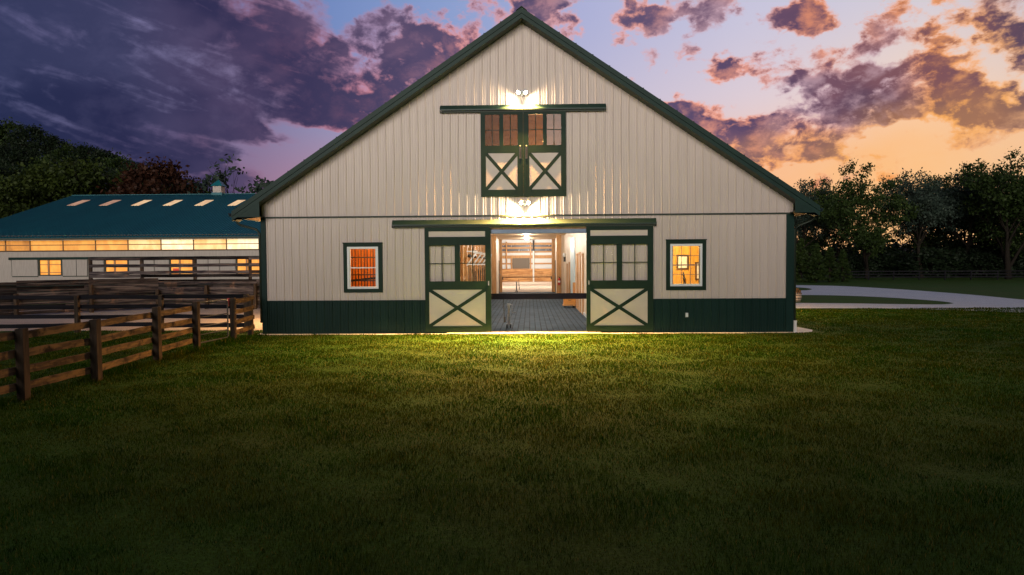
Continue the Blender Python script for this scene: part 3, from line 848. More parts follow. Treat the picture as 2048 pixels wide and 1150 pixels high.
# --- aisle interior
AL, AR, AC = -3.05, 2.67, 4.80
YN = 53.0
b = MB(); b.box(AL, AR, YW + .02, YE, -.2, .05); b.build('aisle_floor', paver, barn)
b = MB(); b.box(AL, AR, YW - .02, YW + .1, .02, .062); b.build('threshold', galv, barn)
b = MB(); b.box(AL - .1, AR + .1, YW + .12, YE, AC, AC + .1); b.build('ceiling', ceil_mat, barn)
b = MB()
b.box(AL - .1, AL, YW + .22, YN, .05, AC); b.box(AR, AR + .1, YW + .22, YN, .05, AC)
b.box(AL - .1, -2.76, YN, YE, .05, AC); b.box(2.25, AR + .1, YN, YE, .05, AC)
b.build('aisle_wall', pale_wall, barn)
b = MB()
b.box(AL - .1, -2.70, YW + .06, YW + .2, 0, AC); b.box(2.15, AR + .1, YW + .06, YW + .2, 0, AC); b.box(-2.70, 2.15, YW + .06, YW + .2, 3.98, AC)
b.build('front_wall_lining', pale_wall, barn)
b = MB(); b.box(-2.70, 2.15, YW + .0, YW + .13, 3.765, 3.925); b.build('header_beam', steel_blue, barn, bevel=.008)
b = MB(); b.box(-2.70, 2.15, YW + .03, YW + .14, 3.93, 3.975); b.build('header_board', pine_post, barn)
for (x0, x1, y) in ((-2.97, -2.62, YN), (2.06, 2.42, YN), (-2.78, -2.52, YE - .3), (1.96, 2.24, YE - .3)):
    b = MB(); b.box(x0, x1, y - .12, y + .2, .05, AC - .01); b.build('aisle_post', pine_post, barn, bevel=.01)
# grooming stall fronts along the left wall: posts, rails, hardware seen through the door window
for y in (29.5, 31.6, 33.7, 35.8, 37.9, 40.0, 42.1, 44.2):
    b = MB(); b.box(AL + .005, AL + .16, y - .09, y + .09, .05, AC - .01); b.build('stall_post', pine_post, barn)
b = MB()
for z in (1.9, 3.4): b.box(AL + .002, AL + .06, 29, 45, z, z + .18)
b.build('stall_rail', pine_post, barn)
b = MB()
for k in range(36):
    y = 29.3 + k * .42
    b.box(AL + .001, AL + .02, y, y + .2, .3, 3.4, tone=random.random())
b.build('stall_boards', pine, barn)
for y in (31.1, 34.2, 37.2, 40.4, 43):
    b = MB()
    b.bar((AL + .17, y, 2.55), (AL + .62, y, 3.15), .05, .07); b.bar((AL + .17, y, 3.2), (AL + .66, y, 3.2), .05, .06); b.bar((AL + .17, y, 2.6), (AL + .5, y, 2.6), .04, .05)
    b.build('wash_arm', white_paint, barn)
    b = MB()
    for q in range(4): b.tube([(AL + .25 + .1 * q, y + .05, 2.55 - .08 * q), (AL + .26 + .1 * q, y + .05, 1.2 + .12 * q)], .016, 6)
    b.lathe((AL + .3, y + .02, 3.0), [(.03, -.08), (.09, -.05), (.1, 0), (.06, .07)], 8)
    b.build('hanging_tack', black_metal, barn)
# right wall: doors, frames, blue sliding panel
b = MB(); b.box(AR - .05, AR - .002, 40.5, 44.4, .06, 4.15); b.build('side_door', blue_door, barn)
for y in (40.3, 44.5):
    b = MB(); b.box(AR - .16, AR - .003, y - .09, y + .09, .05, 1.5); b.build('door_stub_post', pine_post, barn)
for (y0, y1, zt_) in ((34.2, 35.4, 3.0), (36.1, 37.0, 3.1), (38.0, 38.8, 3.05), (45.6, 46.4, 2.6), (48.4, 49.4, 2.5)):
    b = MB(); b.box(AR - .04, AR - .002, y0, y1, .06, zt_); dd = b.build('wall_door', pale_wall, barn)
    b = MB()
    b.box(AR - .07, AR - .003, y0 - .14, y0 - .001, .06, zt_ + .12); b.box(AR - .07, AR - .003, y1 + .001, y1 + .14, .06, zt_ + .12); b.box(AR - .069, AR - .003, y0, y1, zt_ + .001, zt_ + .12)
    b.build('door_casing', pine_post, dd)
b = MB()
for y in np.arange(27, 52.6, .6): b.box(AR - .012, AR - .001, y - .012, y + .012, .06, AC - .01)
b.build('wall_batten', pale_wall, barn)
b = MB(); b.box(AR - .03, AR - .001, YW + .3, YN - .2, .05, .2); b.build('skirting', white_paint, barn)

# --- window rooms
def room(x0, x1, y0, y1, z1, wall, boards=0.0, name='room_wall'):
    b = MB()
    if boards:
        x = x0
        while x < x1:
            e = min(x + boards, x1)
            b.box(x + .003, e - .003, y1 - .02, y1, .05, z1, tone=random.random()); x = e
    else: b.box(x0, x1, y1 - .02, y1, .05, z1)
    b.box(x0 - .05, x0, y0, y1 + .05, .05, z1); b.box(x1, x1 + .05, y0, y1 + .05, .05, z1)
    b.box(x0 - .05, x1 + .05, y1 + .001, y1 + .05, .05, z1)
    b.build(name, wall, barn)
    b = MB(); b.box(x0 - .05, x1 + .05, y0, y1 + .05, z1, z1 + .05); b.build('room_ceiling', wall, barn)
    b = MB(); b.box(x0, x1, y0, y1, 0, .05); b.build('room_floor', concrete, barn)
room(-9.2, -3.7, YW + .12, 29.2, 3.9, stall_wood, .16)
b = MB()
for k in range(44): b.tube([(-9.1 + k * .122, 27.3, .3), (-9.1 + k * .122, 27.3, 3.85)], .017, 6)
for z in (1.98, 2.22, 2.92): b.box(-9.15, -3.75, 27.28, 27.32, z - .022, z + .022)
b.build('stall_grille', black_metal, barn)
b = MB(); b.bar((-7.6, 28.5, 1.95), (-5.9, 28.5, 2.12), .05, .09); b.build('bucket_bar', black_metal, barn)
office_pine = material('office_pine', (.64, .36, .065), (.54, .28, .045), scale=2.5, stretch=(8, 1, .8), rough=.5, tone=.12, c3=(.42, .20, .04), s3=4.0, lo3=.63, hi3=.72)
room(3.6, 9.4, YW + .12, 29.6, 3.9, office_pine, .19)
lamp('stall_lamp', 'POINT', (-6.3, 27.0, 3.6), 260, (1.0, .52, .18), barn, shadow_soft_size=.15)
lamp('office_lamp', 'POINT', (5.6, 27.4, 3.6), 420, (1.0, .80, .42), barn, shadow_soft_size=.15)
# loft
b = MB()
b.box(-3.2, 2.7, 29.4, 29.5, 5.0, 9.2); b.box(-3.3, -3.2, YW + .1, 29.5, 5.0, 9.0); b.box(2.7, 2.8, YW + .1, 29.5, 5.0, 9.0); b.box(-3.3, 2.8, YW + .1, 29.5, 9.0, 9.1)
b.box(-3.3, 2.8, YW + .1, 29.5, 4.92, 5.0)
b.build('loft_lining', material('loft_boards', (.17, .085, .03), (.10, .05, .018), scale=2, stretch=(1, 1, 6), rough=.7), barn)
lamp('loft_fill', 'POINT', (.3, 27.2, 7.4), 420, (1.0, .72, .40), barn, shadow_soft_size=.1)  # added fill that warms the loft panes; no lamp known there

# ------------------------------------------------------------------ lamps on and in the barn
def flood(x, z, label, power, spill, cone, side, tilt):
    t = thing('floodlight', label, 'floodlight', (x, YW, z), 'twin floodlights on the gable')
    b = MB(); b.lathe((x, YW - .02, z + .03), [(.075, -.035), (.085, -.02), (.085, .0), (.06, .015)], 16, axis='y'); b.build('base_plate', white_paint, t, smooth=True)
    for s in (-1, 1):
        ax = Vector((s * .40, -.52, -.76)).normalized()
        c = Vector((x + s * .115, YW - .205, z + .02))
        b = MB(); b.tube([(x + s * .02, YW - .05, z + .03), (x + s * .07, YW - .13, z + .06), tuple(c - ax * .05)], .016, 8); b.build('arm', white_paint, t)
        b = MB()
        # lamp head: short flared can
        q = ax.to_track_quat('Z', 'Y')
        prof = [(.035, -.07), (.06, -.055), (.075, .0), (.082, .05), (.072, .05), (.066, .01)]
        nn = 16; base = len(b.v)
        for (r, h) in prof:
            for i in range(nn):
                a = 2 * math.pi * i / nn
                b.v.append(tuple(c + q @ Vector((r * math.cos(a), r * math.sin(a), h))))
        for k in range(len(prof) - 1):
            for i in range(nn):
                j = (i + 1) % nn
                b.f.append((base + k * nn + i, base + k * nn + j, base + (k + 1) * nn + j, base + (k + 1) * nn + i)); b.t.append(.5); b.m.append(0)
        b.f.append(tuple(base + i for i in reversed(range(nn)))); b.t.append(.5); b.m.append(0)
        hd = b.build('lamp_head', white_paint, t, smooth=True)
        l = MB()
        pts = [tuple(c + q @ Vector((.068 * math.cos(2 * math.pi * i / nn), .068 * math.sin(2 * math.pi * i / nn), .052))) for i in range(nn)]
        top = [tuple(c + q @ Vector((.045 * math.cos(2 * math.pi * i / nn), .045 * math.sin(2 * math.pi * i / nn), .085))) for i in range(nn)]
        for i in range(nn):
            j = (i + 1) % nn; l.face([pts[i], pts[j], top[j], top[i]])
        l.face(top)
        l.build('lens', lens_mat, hd)
        lamp('flood_beam', 'SPOT', tuple(c + ax * .12), power, WARM, t, spot_size=rad(cone), spot_blend=1.0, shadow_soft_size=.04, aim=(s * side, -tilt, -1))
        lamp('flood_spill', 'SPOT', tuple(c + ax * .12), spill, (1.0, .74, .44), t, spot_size=rad(172), spot_blend=.9, shadow_soft_size=.04, aim=(s * .74, -.14, -.66))
    b = MB(); b.lathe((x, YW - .12, z - .08), [(.02, -.05), (.035, -.04), (.04, .02), (.025, .04)], 10); b.build('motion_sensor', white_paint, t)
    return t
lens_mat = emitter('lit_lens', (1.0, .86, .62), 60)
flood(-.26, 8.99, 'lit twin floodlight above the loft door track near the gable peak', 10000, 150, 108, .14, .38)
flood(-.18, 4.90, 'lit twin floodlight under the loft doors above the main entrance', 17500, 400, 126, .22, .27)

disc = emitter('lit_ceiling_disc', (1.0, .93, .80), 14)
for k, y in enumerate((29.5, 37, 44.5, 51.5, 58.5)):
    nm = ('nearest the doorway', 'second from the doorway', 'in the middle of the aisle', 'fourth along the aisle', 'farthest in, before the arena')[k]
    t = thing('ceiling_light', 'round lit ceiling light of the barn aisle, ' + nm, 'ceiling light', (-.25, y, AC), 'ceiling lights along the barn aisle')
    b = MB(); b.lathe((-.25, y, AC - .001), [(.2, 0), (.2, -.04), (.17, -.07)], 20); b.build('housing', white_paint, t)
    b = MB(); b.lathe((-.25, y, AC - .072), [(.165, 0), (.15, -.05), (.08, -.08)], 20); b.build('diffuser', disc, t)
    lamp('ceiling_glow', 'POINT', (-.25, y, AC - .28), 520 if k < 2 else 260, WARMWHITE, t, shadow_soft_size=.14)
# lamps beneath the side eaves
for (x, y, p, lb) in ((XL - .12, 31.0, 1900, 'small lit wall lamp under the eave above the paddock'), (XR + .12, 35.5, 2600, 'small wall lamp under the eave on the driveway side')):
    t = thing('eave_lamp', lb, 'wall lamp', (x, y, 4.1), 'wall lamps under the barn eaves')
    s = -1 if x < 0 else 1
    b = MB(); b.box(min(x - s * .12, x - s * .05), max(x - s * .12, x - s * .05), y - .07, y + .07, 4.0, 4.16)
    b.lathe((x, y, 4.02), [(.04, .12), (.06, .08), (.075, 0), (.06, 0)], 12); b.build('housing', black_metal, t)
    b = MB(); b.lathe((x, y, 4.0), [(.05, .018), (.055, 0), (.03, -.04)], 12); b.build('bulb', emitter('lit_bulb', (1, .75, .4), 20), t)
    lamp('eave_glow', 'POINT', (x + s * .12, y, 3.5), p, (1.0, .6, .24), t, shadow_soft_size=.06)

# wall outlet on the wainscot
t = thing('wall_outlet', 'small grey weatherproof outlet box on the green wainscot below the office window', 'outlet', (5.87, YW, .66))
b = MB(); b.box(5.81, 5.93, YW - .06, YW - .026, .57, .75); b.build('outlet_box', galv, t, bevel=.008)
b = MB(); b.box(5.825, 5.915, YW - .085, YW - .061, .585, .735); b.build('cover', white_paint, t, bevel=.006)

# things in the aisle
def boom(y, label):
    t = thing('barrier_beam', label, 'barrier', (0, y, .05), 'barrier beams across the barn aisle')
    x0, x1 = (AL + .03, AR - .03) if y < YN else (-2.5, 1.94)
    b = MB(); b.box(x0 + .1, x1 - .1, y - .05, y + .05, 1.22 if y < YN else 1.38, 1.45 if y < YN else 1.44); b.build('beam', navy_paint, t, bevel=.012)
    for x in (x0 + .05, x1 - .05):
        b = MB(); b.box(x - .048, x + .048, y - .07, y + .07, 1.2, 1.47); b.build('bracket', black_metal, t)
    lx = -1.06 if y < YN else -1.02
    b = MB(); b.bar((lx, y + .01, 1.245), (lx + .03, y + .01, .36), .035, .035, up=(0, 1, 0)); b.bar((lx + .03, y + .01, .52), (lx + .05, y + .01, .3), .07, .05, up=(0, 1, 0)); b.build('drop_leg', black_metal, t)
    return t
boom(27.0, 'dark navy barrier beam across the aisle just inside the open doors')
boom(61.2, 'thin dark barrier beam far inside at the arena end of the aisle')
def jack(x, y, label):
    t = thing('trailer_jack', label, 'jack', (x, y, .05), 'crank jacks standing in the barn aisle')
    b = MB(); b.tube([(x, y, .22), (x, y, .98)], .042, 12); b.tube([(x, y, .14), (x, y, .6)], .052, 12); b.build('tube', galv, t)
    b = MB(); b.box(x - .07, x + .07, y - .06, y + .06, .96, 1.03); b.build('top_cap', galv, t, bevel=.01)
    b = MB(); b.tube([(x + .05, y, .99), (x + .13, y, .99), (x + .13, y, .68), (x + .25, y, .68)], .013, 8); b.tube([(x + .16, y, .68), (x + .28, y, .68)], .022, 8); b.build('crank_handle', galv, t)
    b = MB(); b.box(x - .1, x + .1, y - .03, y + .03, .15, .24); b.build('wheel_fork', galv, t)
    for s in (-1, 1):
        b = MB(); b.lathe((x + s * .07, y, .135), [(.07, -.03), (.085, -.02), (.085, .02), (.07, .03)], 14, axis='x'); b.build('wheel', black_metal, t)
    return t
jack(-.86, 27.25, 'chrome crank jack on black wheels standing behind the doorway barrier')
jack(-1.20, 60.4, 'crank jack standing at the far arena end of the aisle')
# rolling tack trunk
t = thing('tack_trunk', 'orange varnished wooden tack trunk on casters by the aisle wall', 'trunk', (2.28, 39.9, .05))
b = MB(); b.box(1.94, 2.62, 39.5, 40.3, .24, .62); b.build('body', trunk_wood, t, bevel=.012)
b = MB(); b.box(1.89, 2.63, 39.45, 40.34, .16, .238); b.build('base_board', pine_post, t, bevel=.015)
b = MB(); b.box(1.91, 2.63, 39.47, 40.32, .622, .70); b.build('lid', trunk_wood, t, bevel=.015)
b = MB(); b.tube([(2.2, 39.49, .52), (2.22, 39.44, .49), (2.34, 39.44, .49), (2.36, 39.49, .52)], .016, 8); b.build('handle', black_metal, t)
for x in (2.0, 2.52):
    for y in (39.58, 40.2):
        b = MB(); b.lathe((x, y, .11), [(.045, -.025), (.058, -.015), (.058, .015), (.045, .025)], 12, axis='x'); b.box(x - .035, x + .035, y - .03, y + .03, .13, .16); b.build('caster', black_metal, t)
# fire extinguisher on the right aisle post
ex, ey = 2.24, YN - .22
t = thing('fire_extinguisher', 'red fire extinguisher hung on the wooden aisle post', 'fire extinguisher', (ex, ey, .95))
b = MB(); b.lathe((ex, ey, .95), [(.085, 0), (.1, .03), (.1, .42), (.06, .5), (.035, .54)], 14); b.build('cylinder', red_paint, t, smooth=True)
b = MB(); b.lathe((ex, ey, 1.15), [(.102, 0), (.102, .15)], 14); b.build('paper_label', paper, t)
b = MB(); b.box(ex - .03, ex + .03, ey - .03, ey + .03, 1.49, 1.55); b.bar((ex - .1, ey, 1.6), (ex + .08, ey, 1.56), .03, .025); b.tube([(ex + .04, ey, 1.53), (ex + .13, ey - .02, 1.4), (ex + .12, ey - .02, 1.1)], .016, 6); b.build('valve', black_metal, t)
# wall sconce
sy, sz = 51.3, 3.05
t = thing('wall_sconce', 'black and white wall sconce on the right aisle wall', 'wall lamp', (AR, sy, sz))
b = MB(); b.box(AR - .16, AR - .002, sy - .09, sy + .09, sz - .3, sz + .05); b.build('body', black_metal, t)
b = MB(); b.lathe((AR - .1, sy, sz + .06), [(.08, 0), (.11, .08), (.1, .24), (.05, .3)], 12); b.build('shade', white_paint, t, smooth=True)
# slim black guide posts flanking the far end
for (px, lb) in ((996, 'slim black steel post at the left of the aisle end'), (1111, 'slim black steel post at the right of the aisle end')):
    Y = 60.2
    x, _ = at(px, 550, Y)
    x = max(min(x, 2.22), -2.74)
    t = thing('steel_post', lb, 'post', (x, Y, .05), 'black steel posts at the aisle end')
    b = MB(); b.box(x - .03, x + .03, Y - .03, Y + .03, .06, 2.9); b.box(x - .07, x + .07, Y - .07, Y + .07, .05, .08); b.build('shaft', black_metal, t)
    b = MB(); b.box(x - .12, x + .12, Y - .025, Y + .025, 1.66, 1.72); b.build('cross_bar', galv, t)

# office pictures
def picture(px0, py0, px1, py1, label, Y=29.56):
    x0, z1 = at(px0, py0, Y); x1, z0 = at(px1, py1, Y)
    t = thing('framed_picture', label, 'picture', ((x0 + x1) / 2, Y, (z0 + z1) / 2), 'framed prints on the office wall')
    b = MB(); w_ = .07
    for q in ((x0, x0 + w_, z0, z1), (x1 - w_, x1, z0, z1), (x0 + w_, x1 - w_, z1 - w_, z1), (x0 + w_, x1 - w_, z0, z0 + w_)): b.box(q[0], q[1], Y - .03, Y, q[2], q[3])
    b.build('frame', frame_brown, t)
    b = MB(); b.box(x0 + w_, x1 - w_, Y - .012, Y, z0 + w_, z1 - w_); b.build('print', paper, t)
picture(1353, 509.5, 1377, 539, 'white print in a brown frame on the pine office wall')
picture(1390, 524, 1406, 560, 'second framed print at the right edge of the office window')
x_, z_ = at(1370, 548, 29.3)
t = thing('hanging_halter', 'dark halter hanging against the pine office wall', 'halter', (x_, 29.5, z_))
b = MB(); b.tube([(x_ - .03, 29.54, z_ + .1), (x_ - .01, 29.52, z_ - .05), (x_ + .03, 29.52, z_ - .35), (x_ + .02, 29.53, z_ - .7)], [.02, .04, .05, .03], 8); b.lathe((x_ + .01, 29.5, z_ - .2), [(.04, -.06), (.07, 0), (.04, .06)], 8); b.lathe((x_ + .05, 29.5, z_ - .45), [(.04, -.06), (.075, 0), (.04, .06)], 8)
b.build('strap', black_metal, t)

# ------------------------------------------------------------------ riding arena
AX0, AX1, AY1, AYR = -54.6, 12.0, 99.2, 80.6
arena = thing('riding_arena', 'long pale indoor riding arena with teal metal roof and glowing clerestory', 'arena', (-40, YE, 0))
AYW = YE + .6
AE = at(300, 474, YE)[1]      # eave height at the front edge
ARZ = at(440, 388.5, AYR)[1]  # ridge height
asl = (ARZ - AE) / (AYR - YE)
b = MB()
b.prism([(YE, AE), (AYR, ARZ), (AYR, ARZ - .08), (YE, AE - .08)], 'x', AX0, XL - 1.2)
b.prism([(AY1 + .6, AE + 1.4), (AY1 + .6, AE + 1.32), (AYR, ARZ - .08), (AYR, ARZ)], 'x', AX0, AX1)
b.prism([(YE + 6, AE + 6 * asl), (AYR, ARZ), (AYR, ARZ - .08), (YE + 6, AE + 6 * asl - .08)], 'x', XL - 1.2, AX1)
k = AX0 + .1
while k < XL - 1.3:
    b.bar((k, YE, AE + .02), (k, AYR - .05, ARZ + .02), .07, .06); k += .3048
for row in range(3):   # snow guards near the eave
    k = AX0 + .25 + row * .2
    while k < XL - 1.5:
        y_ = YE + .7 + row * .55
        b.box(k - .05, k + .05, y_ - .02, y_ + .02, AE + .02 + (y_ - YE) * asl, AE + .065 + (y_ - YE) * asl); k += .6096
b.box(AX0, AX1, AYR - .25, AYR + .25, ARZ - .02, ARZ + .05)
aroof = b.build('roof', teal_roof, arena)
b = MB(); b.box(AX0, XL - 1.3, YE - .14, YE - .01, AE - .2, AE - .02); b.build('gutter', green_dark, arena)
b = MB(); b.box(AX0 + .02, XL - 1.3, YE + .01, AYW - .01, AE - .25, AE - .21); b.build('eave_soffit', pale_metal, arena)
# gable end at the left
b = MB(); b.prism([(YE + .62, 0), (AY1, 0), (AY1, AE - .1), (AYR, ARZ - .12), (YE + .62, AE - .1)], 'x', AX0 + .5, AX0 + .6); b.build('gable_wall', pale_metal, arena)
# skylights
for k, px in enumerate((157.5, 220.5, 283.5, 346, 408.5, 473.5, 537)):
    # each strip climbs the slope between two distances from the ridge
    ys0, ys1 = AYR - 4.1, AYR - 1.45
    d = ray(px, 406.5)
    # meet of the sight line with the roof plane
    tt = (AE + (0 - YE) * asl - CAM_H) / (d.z - asl * d.y)
    xc_ = d.x * tt; yc_ = d.y * tt
    h0 = lambda y: AE + (y - YE) * asl + .04
    b = MB(); b.prism([(yc_ - 1.35, h0(yc_ - 1.35)), (yc_ + 1.35, h0(yc_ + 1.35)), (yc_ + 1.35, h0(yc_ + 1.35) + .03), (yc_ - 1.35, h0(yc_ - 1.35) + .03)], 'x', xc_ - .47, xc_ + .47)
    if k == 0: sky_m = [emitter('lit_skylight_%s' % q, srgb(*c_), s_, srgb(*c2_), 1.0, (2.2, .6, 1)) for q, c_, c2_, s_ in (('dim', (196, 150, 118), (160, 120, 96), .75), ('bright', (236, 200, 150), (205, 160, 120), .9))]
    b.build('skylight', sky_m[0 if k < 2 else 1], aroof)
arena_wall = material('arena_beige_siding', (.40, .355, .32), (.35, .31, .28), scale=12, stretch=(1, 0, .1), lo=.4, hi=.6, rough=.5)
# front wall
zs0, zs1 = at(300, 500.5, AYW)[1], at(300, 476, AYW)[1]
zt0 = at(100, 519, AYW)[1]; wz1, wz0 = zt0 - .03, at(100, 551.5, AYW)[1]
wain = 1.05
pxw = ((77, 125), (209, 258), (339, 388), (472, 523))
openw = [(at(a, 535, AYW)[0], at(c_, 535, AYW)[0]) for a, c_ in pxw]
b = MB()
xs = [AX0 + .5] + [v for o in openw for v in o] + [XL - .1]
for i in range(0, len(xs), 2): b.box(xs[i], xs[i + 1], AYW, AYW + .12, wain, zs0)
for o in openw: b.box(o[0], o[1], AYW, AYW + .12, wain, wz0); b.box(o[0], o[1], AYW, AYW + .12, wz1, zs0)
b.build('front_wall', arena_wall, arena)
b = MB(); b.box(AX0 + .5, XL - .1, AYW - .03, AYW + .1, 0, wain); b.build('wainscot', green_wain, arena)
b = MB(); b.box(AX0 + .4, XL - .1, AYW - .05, AYW + .05, zs0 - .06, zs0 + .05); b.box(AX0 + .4, XL - .1, AYW - .05, AYW + .1, zs1 - .02, zs1 + .3); b.build('clerestory_trim', material('clerestory_timber', (.10, .055, .02), rough=.7), arena)
# clerestory windows
mx = [at(px, 490, AYW)[0] for px in (11, 60, 126, 191, 256, 322, 387, 453, 518)]
stp = mx[4] - mx[3]
mx = [mx[0] - (mx[2] - mx[1]) * k for k in (5, 4, 3, 2, 1)] + mx + [mx[-1] + stp * k for k in (1, 2)]
mx = [x for x in mx if x > AX0 + .6]
timber_lit = material('warm_timber_mullion', (.22, .105, .03), rough=.6)
cm = []
for q, (c1_, c2_, s_) in enumerate((((206, 136, 54), (150, 92, 36), 1.0), ((232, 162, 70), (196, 124, 46), 1.0), ((242, 176, 84), (215, 140, 60), 1.0), ((255, 216, 150), (240, 180, 105), 1.05), ((255, 238, 200), (255, 214, 150), 1.15))):
    cm.append(emitter('lit_clerestory_%s' % 'abcde'[q], srgb(*c1_), s_, srgb(*c2_), 1.2, (1.2, 1, .6)))
for i in range(len(mx) - 1):
    a, c_ = mx[i], mx[i + 1]
    frac = (i - (len(mx) - 11)) / 8
    q = 0 if frac < .12 else (1 if frac < .3 else (2 if frac < .42 else (3 if frac < .6 or .7 < frac < .78 else 4)))  # panel emission steps up to the right in place of lamps inside
    p = MB(); p.box(a + .05, c_ - .05, AYW + .03, AYW + .05, zs0 + .051, zs1 - .021); wn = p.build('clerestory_window', cm[q], arena)
    f = MB(); f.box(c_ - .049, c_ + .049, AYW - .02, AYW + .08, zs0 + .052, zs1 - .022); zm = zs0 + (zs1 - zs0) * .48; f.box(a + .05, c_ - .05, AYW + .0, AYW + .028, zm - .035, zm + .035)
    f.build('frame', timber_lit, wn)
# low lit openings with sliding shutters on a green track
ow = emitter('lit_arena_window', srgb(250, 170, 70), 1.0, srgb(232, 140, 46), 1.0, (2, 1, 1))
red_glow = emitter('glowing_red_blanket', srgb(214, 62, 24), .8, srgb(180, 40, 20), 3.0)  # blanket glows by emission, standing in for light falling on it
for i, o in enumerate(openw):
    p = MB(); p.box(o[0] + .05, o[1] - .05, AYW + .06, AYW + .08, wz0 + .05, wz1 - .05); wn = p.build('window', ow, arena)
    f = MB()
    for q in ((o[0], o[0] + .14, wz0, wz1), (o[1] - .14, o[1], wz0, wz1)): f.box(q[0], q[1], AYW - .04, AYW + .055, q[2], q[3])
    f.box(o[0] + .14, o[1] - .14, AYW - .04, AYW + .055, wz0, wz0 + .1)
    f.build('frame', green_dark, wn)
    g = MB(); xm = o[0] + (o[1] - o[0]) * .43
    g.box(xm - .12, xm + .06, AYW + .0, AYW + .055, wz0 + .1, wz1)
    for z in (wz0 + .3, wz1 - .45): g.box(o[0] + .14, o[1] - .14, AYW + .02, AYW + .05, z - .035, z + .035)
    g.build('timber_bar', pine_post, wn)
    if i == 2:
        q = MB(); q.box(o[0] + .3, o[0] + 1.05, AYW + .035, AYW + .055, wz0 + .12, wz0 + .62); q.build('hanging_blanket', red_glow, wn)
for i, o in enumerate(openw):
    wd = 2.5
    prev = openw[i - 1][1] if i else o[0] - 3.6
    for (x0, x1) in ((o[0] - wd, o[0] - .02), (o[1] + .03, o[1] + 1.35), (o[1] + 1.37, o[1] + 2.4)):
        if i and x0 < prev + 2.4 and x1 < o[0]: x0 = prev + 2.45
        if x1 > XL - .5: continue
        p = MB(); p.box(x0 + .02, x1 - .02, AYW - .07, AYW - .02, wz0 - .02, wz1); sh = p.build('shutter', arena_wall, arena)
        e = MB(); e.box(x0 - .01, x0 + .02, AYW - .08, AYW - .02, wz0 - .02, wz1); e.box(x0 + .02, x1 - .02, AYW - .08, AYW - .02, wz0 - .1, wz0 - .021); e.build('edge_trim', green_dark, sh)
b = MB(); b.box(openw[0][0] - 2.75, XL - .3, AYW - .13, AYW - .0, wz1 + .01, wz1 + .24); b.build('shutter_track', green_wain, arena)
# cupola
cx, cz = at(438, 389, AYR)
cw = .5
b = MB(); b.box(cx - cw - .12, cx + cw + .12, AYR - cw - .12, AYR + cw + .12, cz - .35, cz + .18)
cu = b.build('cupola', teal_roof, arena)
b = MB(); b.box(cx - cw, cx + cw, AYR - cw, AYR + cw, cz + .181, cz + .95)
for k in range(6): b.bar((cx - cw + .1, AYR - cw - .02, cz + .27 + k * .11), (cx + cw - .1, AYR - cw - .02, cz + .27 + k * .11), .05, .05)
b.build('louvre_box', arena_wall, cu)
b = MB(); e = cw + .22; zb_, zt_ = cz + .951, cz + 1.75
base = [(cx - e, AYR - e, zb_), (cx + e, AYR - e, zb_), (cx + e, AYR + e, zb_), (cx - e, AYR + e, zb_)]
md = [(cx - .3, AYR - .3, zb_ + .5), (cx + .3, AYR - .3, zb_ + .5), (cx + .3, AYR + .3, zb_ + .5), (cx - .3, AYR + .3, zb_ + .5)]
b.face(base[::-1])
for i in range(4):
    j = (i + 1) % 4; b.face([base[i], base[j], md[j], md[i]]); b.face([md[i], md[j], (cx, AYR, zt_)])
b.build('cupola_roof', teal_roof, cu)
# inside the arena, seen along the aisle
b = MB(); b.box(-14, AX1, AY1, AY1 + .1, 0, 6.6)
k = -14
while k < AX1: b.box(k - .02, k + .02, AY1 - .025, AY1 - .001, 1.8, 6.4); k += .3048
b.build('back_wall', pale_metal, arena)
b = MB(); b.face([(AX0 + 1, YE + .8, .01), (AX1, YE + .8, .01), (AX1, AY1, .01), (AX0 + 1, AY1, .01)]); tag(b.build('arena_sand', sand_mat), kind='structure')
Yb = AY1 - .03
def bw(px0, py0, px1, py1, name, mat, th=.1, d=.0):
    x0, z1 = at(px0, py0, Yb - d); x1, z0 = at(px1, py1, Yb - d)
    b = MB(); b.box(x0, x1, Yb - d - th, Yb - d, z0, z1); return b.build(name, mat, arena)
for (y0, y1) in ((486.3, 489.3), (494.6, 496.8), (503, 504.6), (511.2, 516), (526.3, 528)):
    bw(960, y0, 1160, y1, 'girt', pine_post, th=.08)
bw(960, 489.5, 1160, 494.4, 'dark_clerestory', night_panel, th=.04)
bw(960, 497, 1160, 502.8, 'dark_clerestory', night_panel, th=.04)
for (x0, x1, y0) in ((1011.8, 1014.6, 484), (1021.8, 1024.6, 516), (1059.6, 1062.6, 484)):
    bw(x0, y0, x1, 540, 'wall_post', pine_post, th=.22)
bw(1024.8, 516.4, 1059.4, 538.2, 'window_blind', blind_mat, th=.12)
for (y0, y1) in ((538, 549.8), (552.4, 563)):
    bw(955, y0, 1165, y1, 'kick_wall', kick_wood, th=.12, d=.3)
bw(955, 550, 1165, 552.2, 'kick_rail', pine_post, th=.2, d=.25)
x_, z1_ = at(1066.8, 490, Yb - .8); _, zm_ = at(1066.8, 502, Yb - .8); _, z0_ = at(1066.8, 536, Yb - .8)
b = MB(); b.tube([(x_, Yb - .8, 0), (x_, Yb - .8, zm_)], .12, 12); b.build('white_column', pvc, arena)
b = MB(); b.tube([(x_, Yb - .8, zm_), (x_, Yb - .8, 6.0)], .11, 12); b.build('dark_column_top', black_metal, arena)
b = MB(); b.box(-14, AX1, YE + .7, AY1, 6.3, 6.35); b.build('arena_ceiling', pale_wall, arena)
for (x, y) in ((-4.5, 76), (4.5, 76), (0, 92)):
    lamp('arena_lamp', 'POINT', (x, y, 5.2), 1700, WARMWHITE, arena, shadow_soft_size=.3)
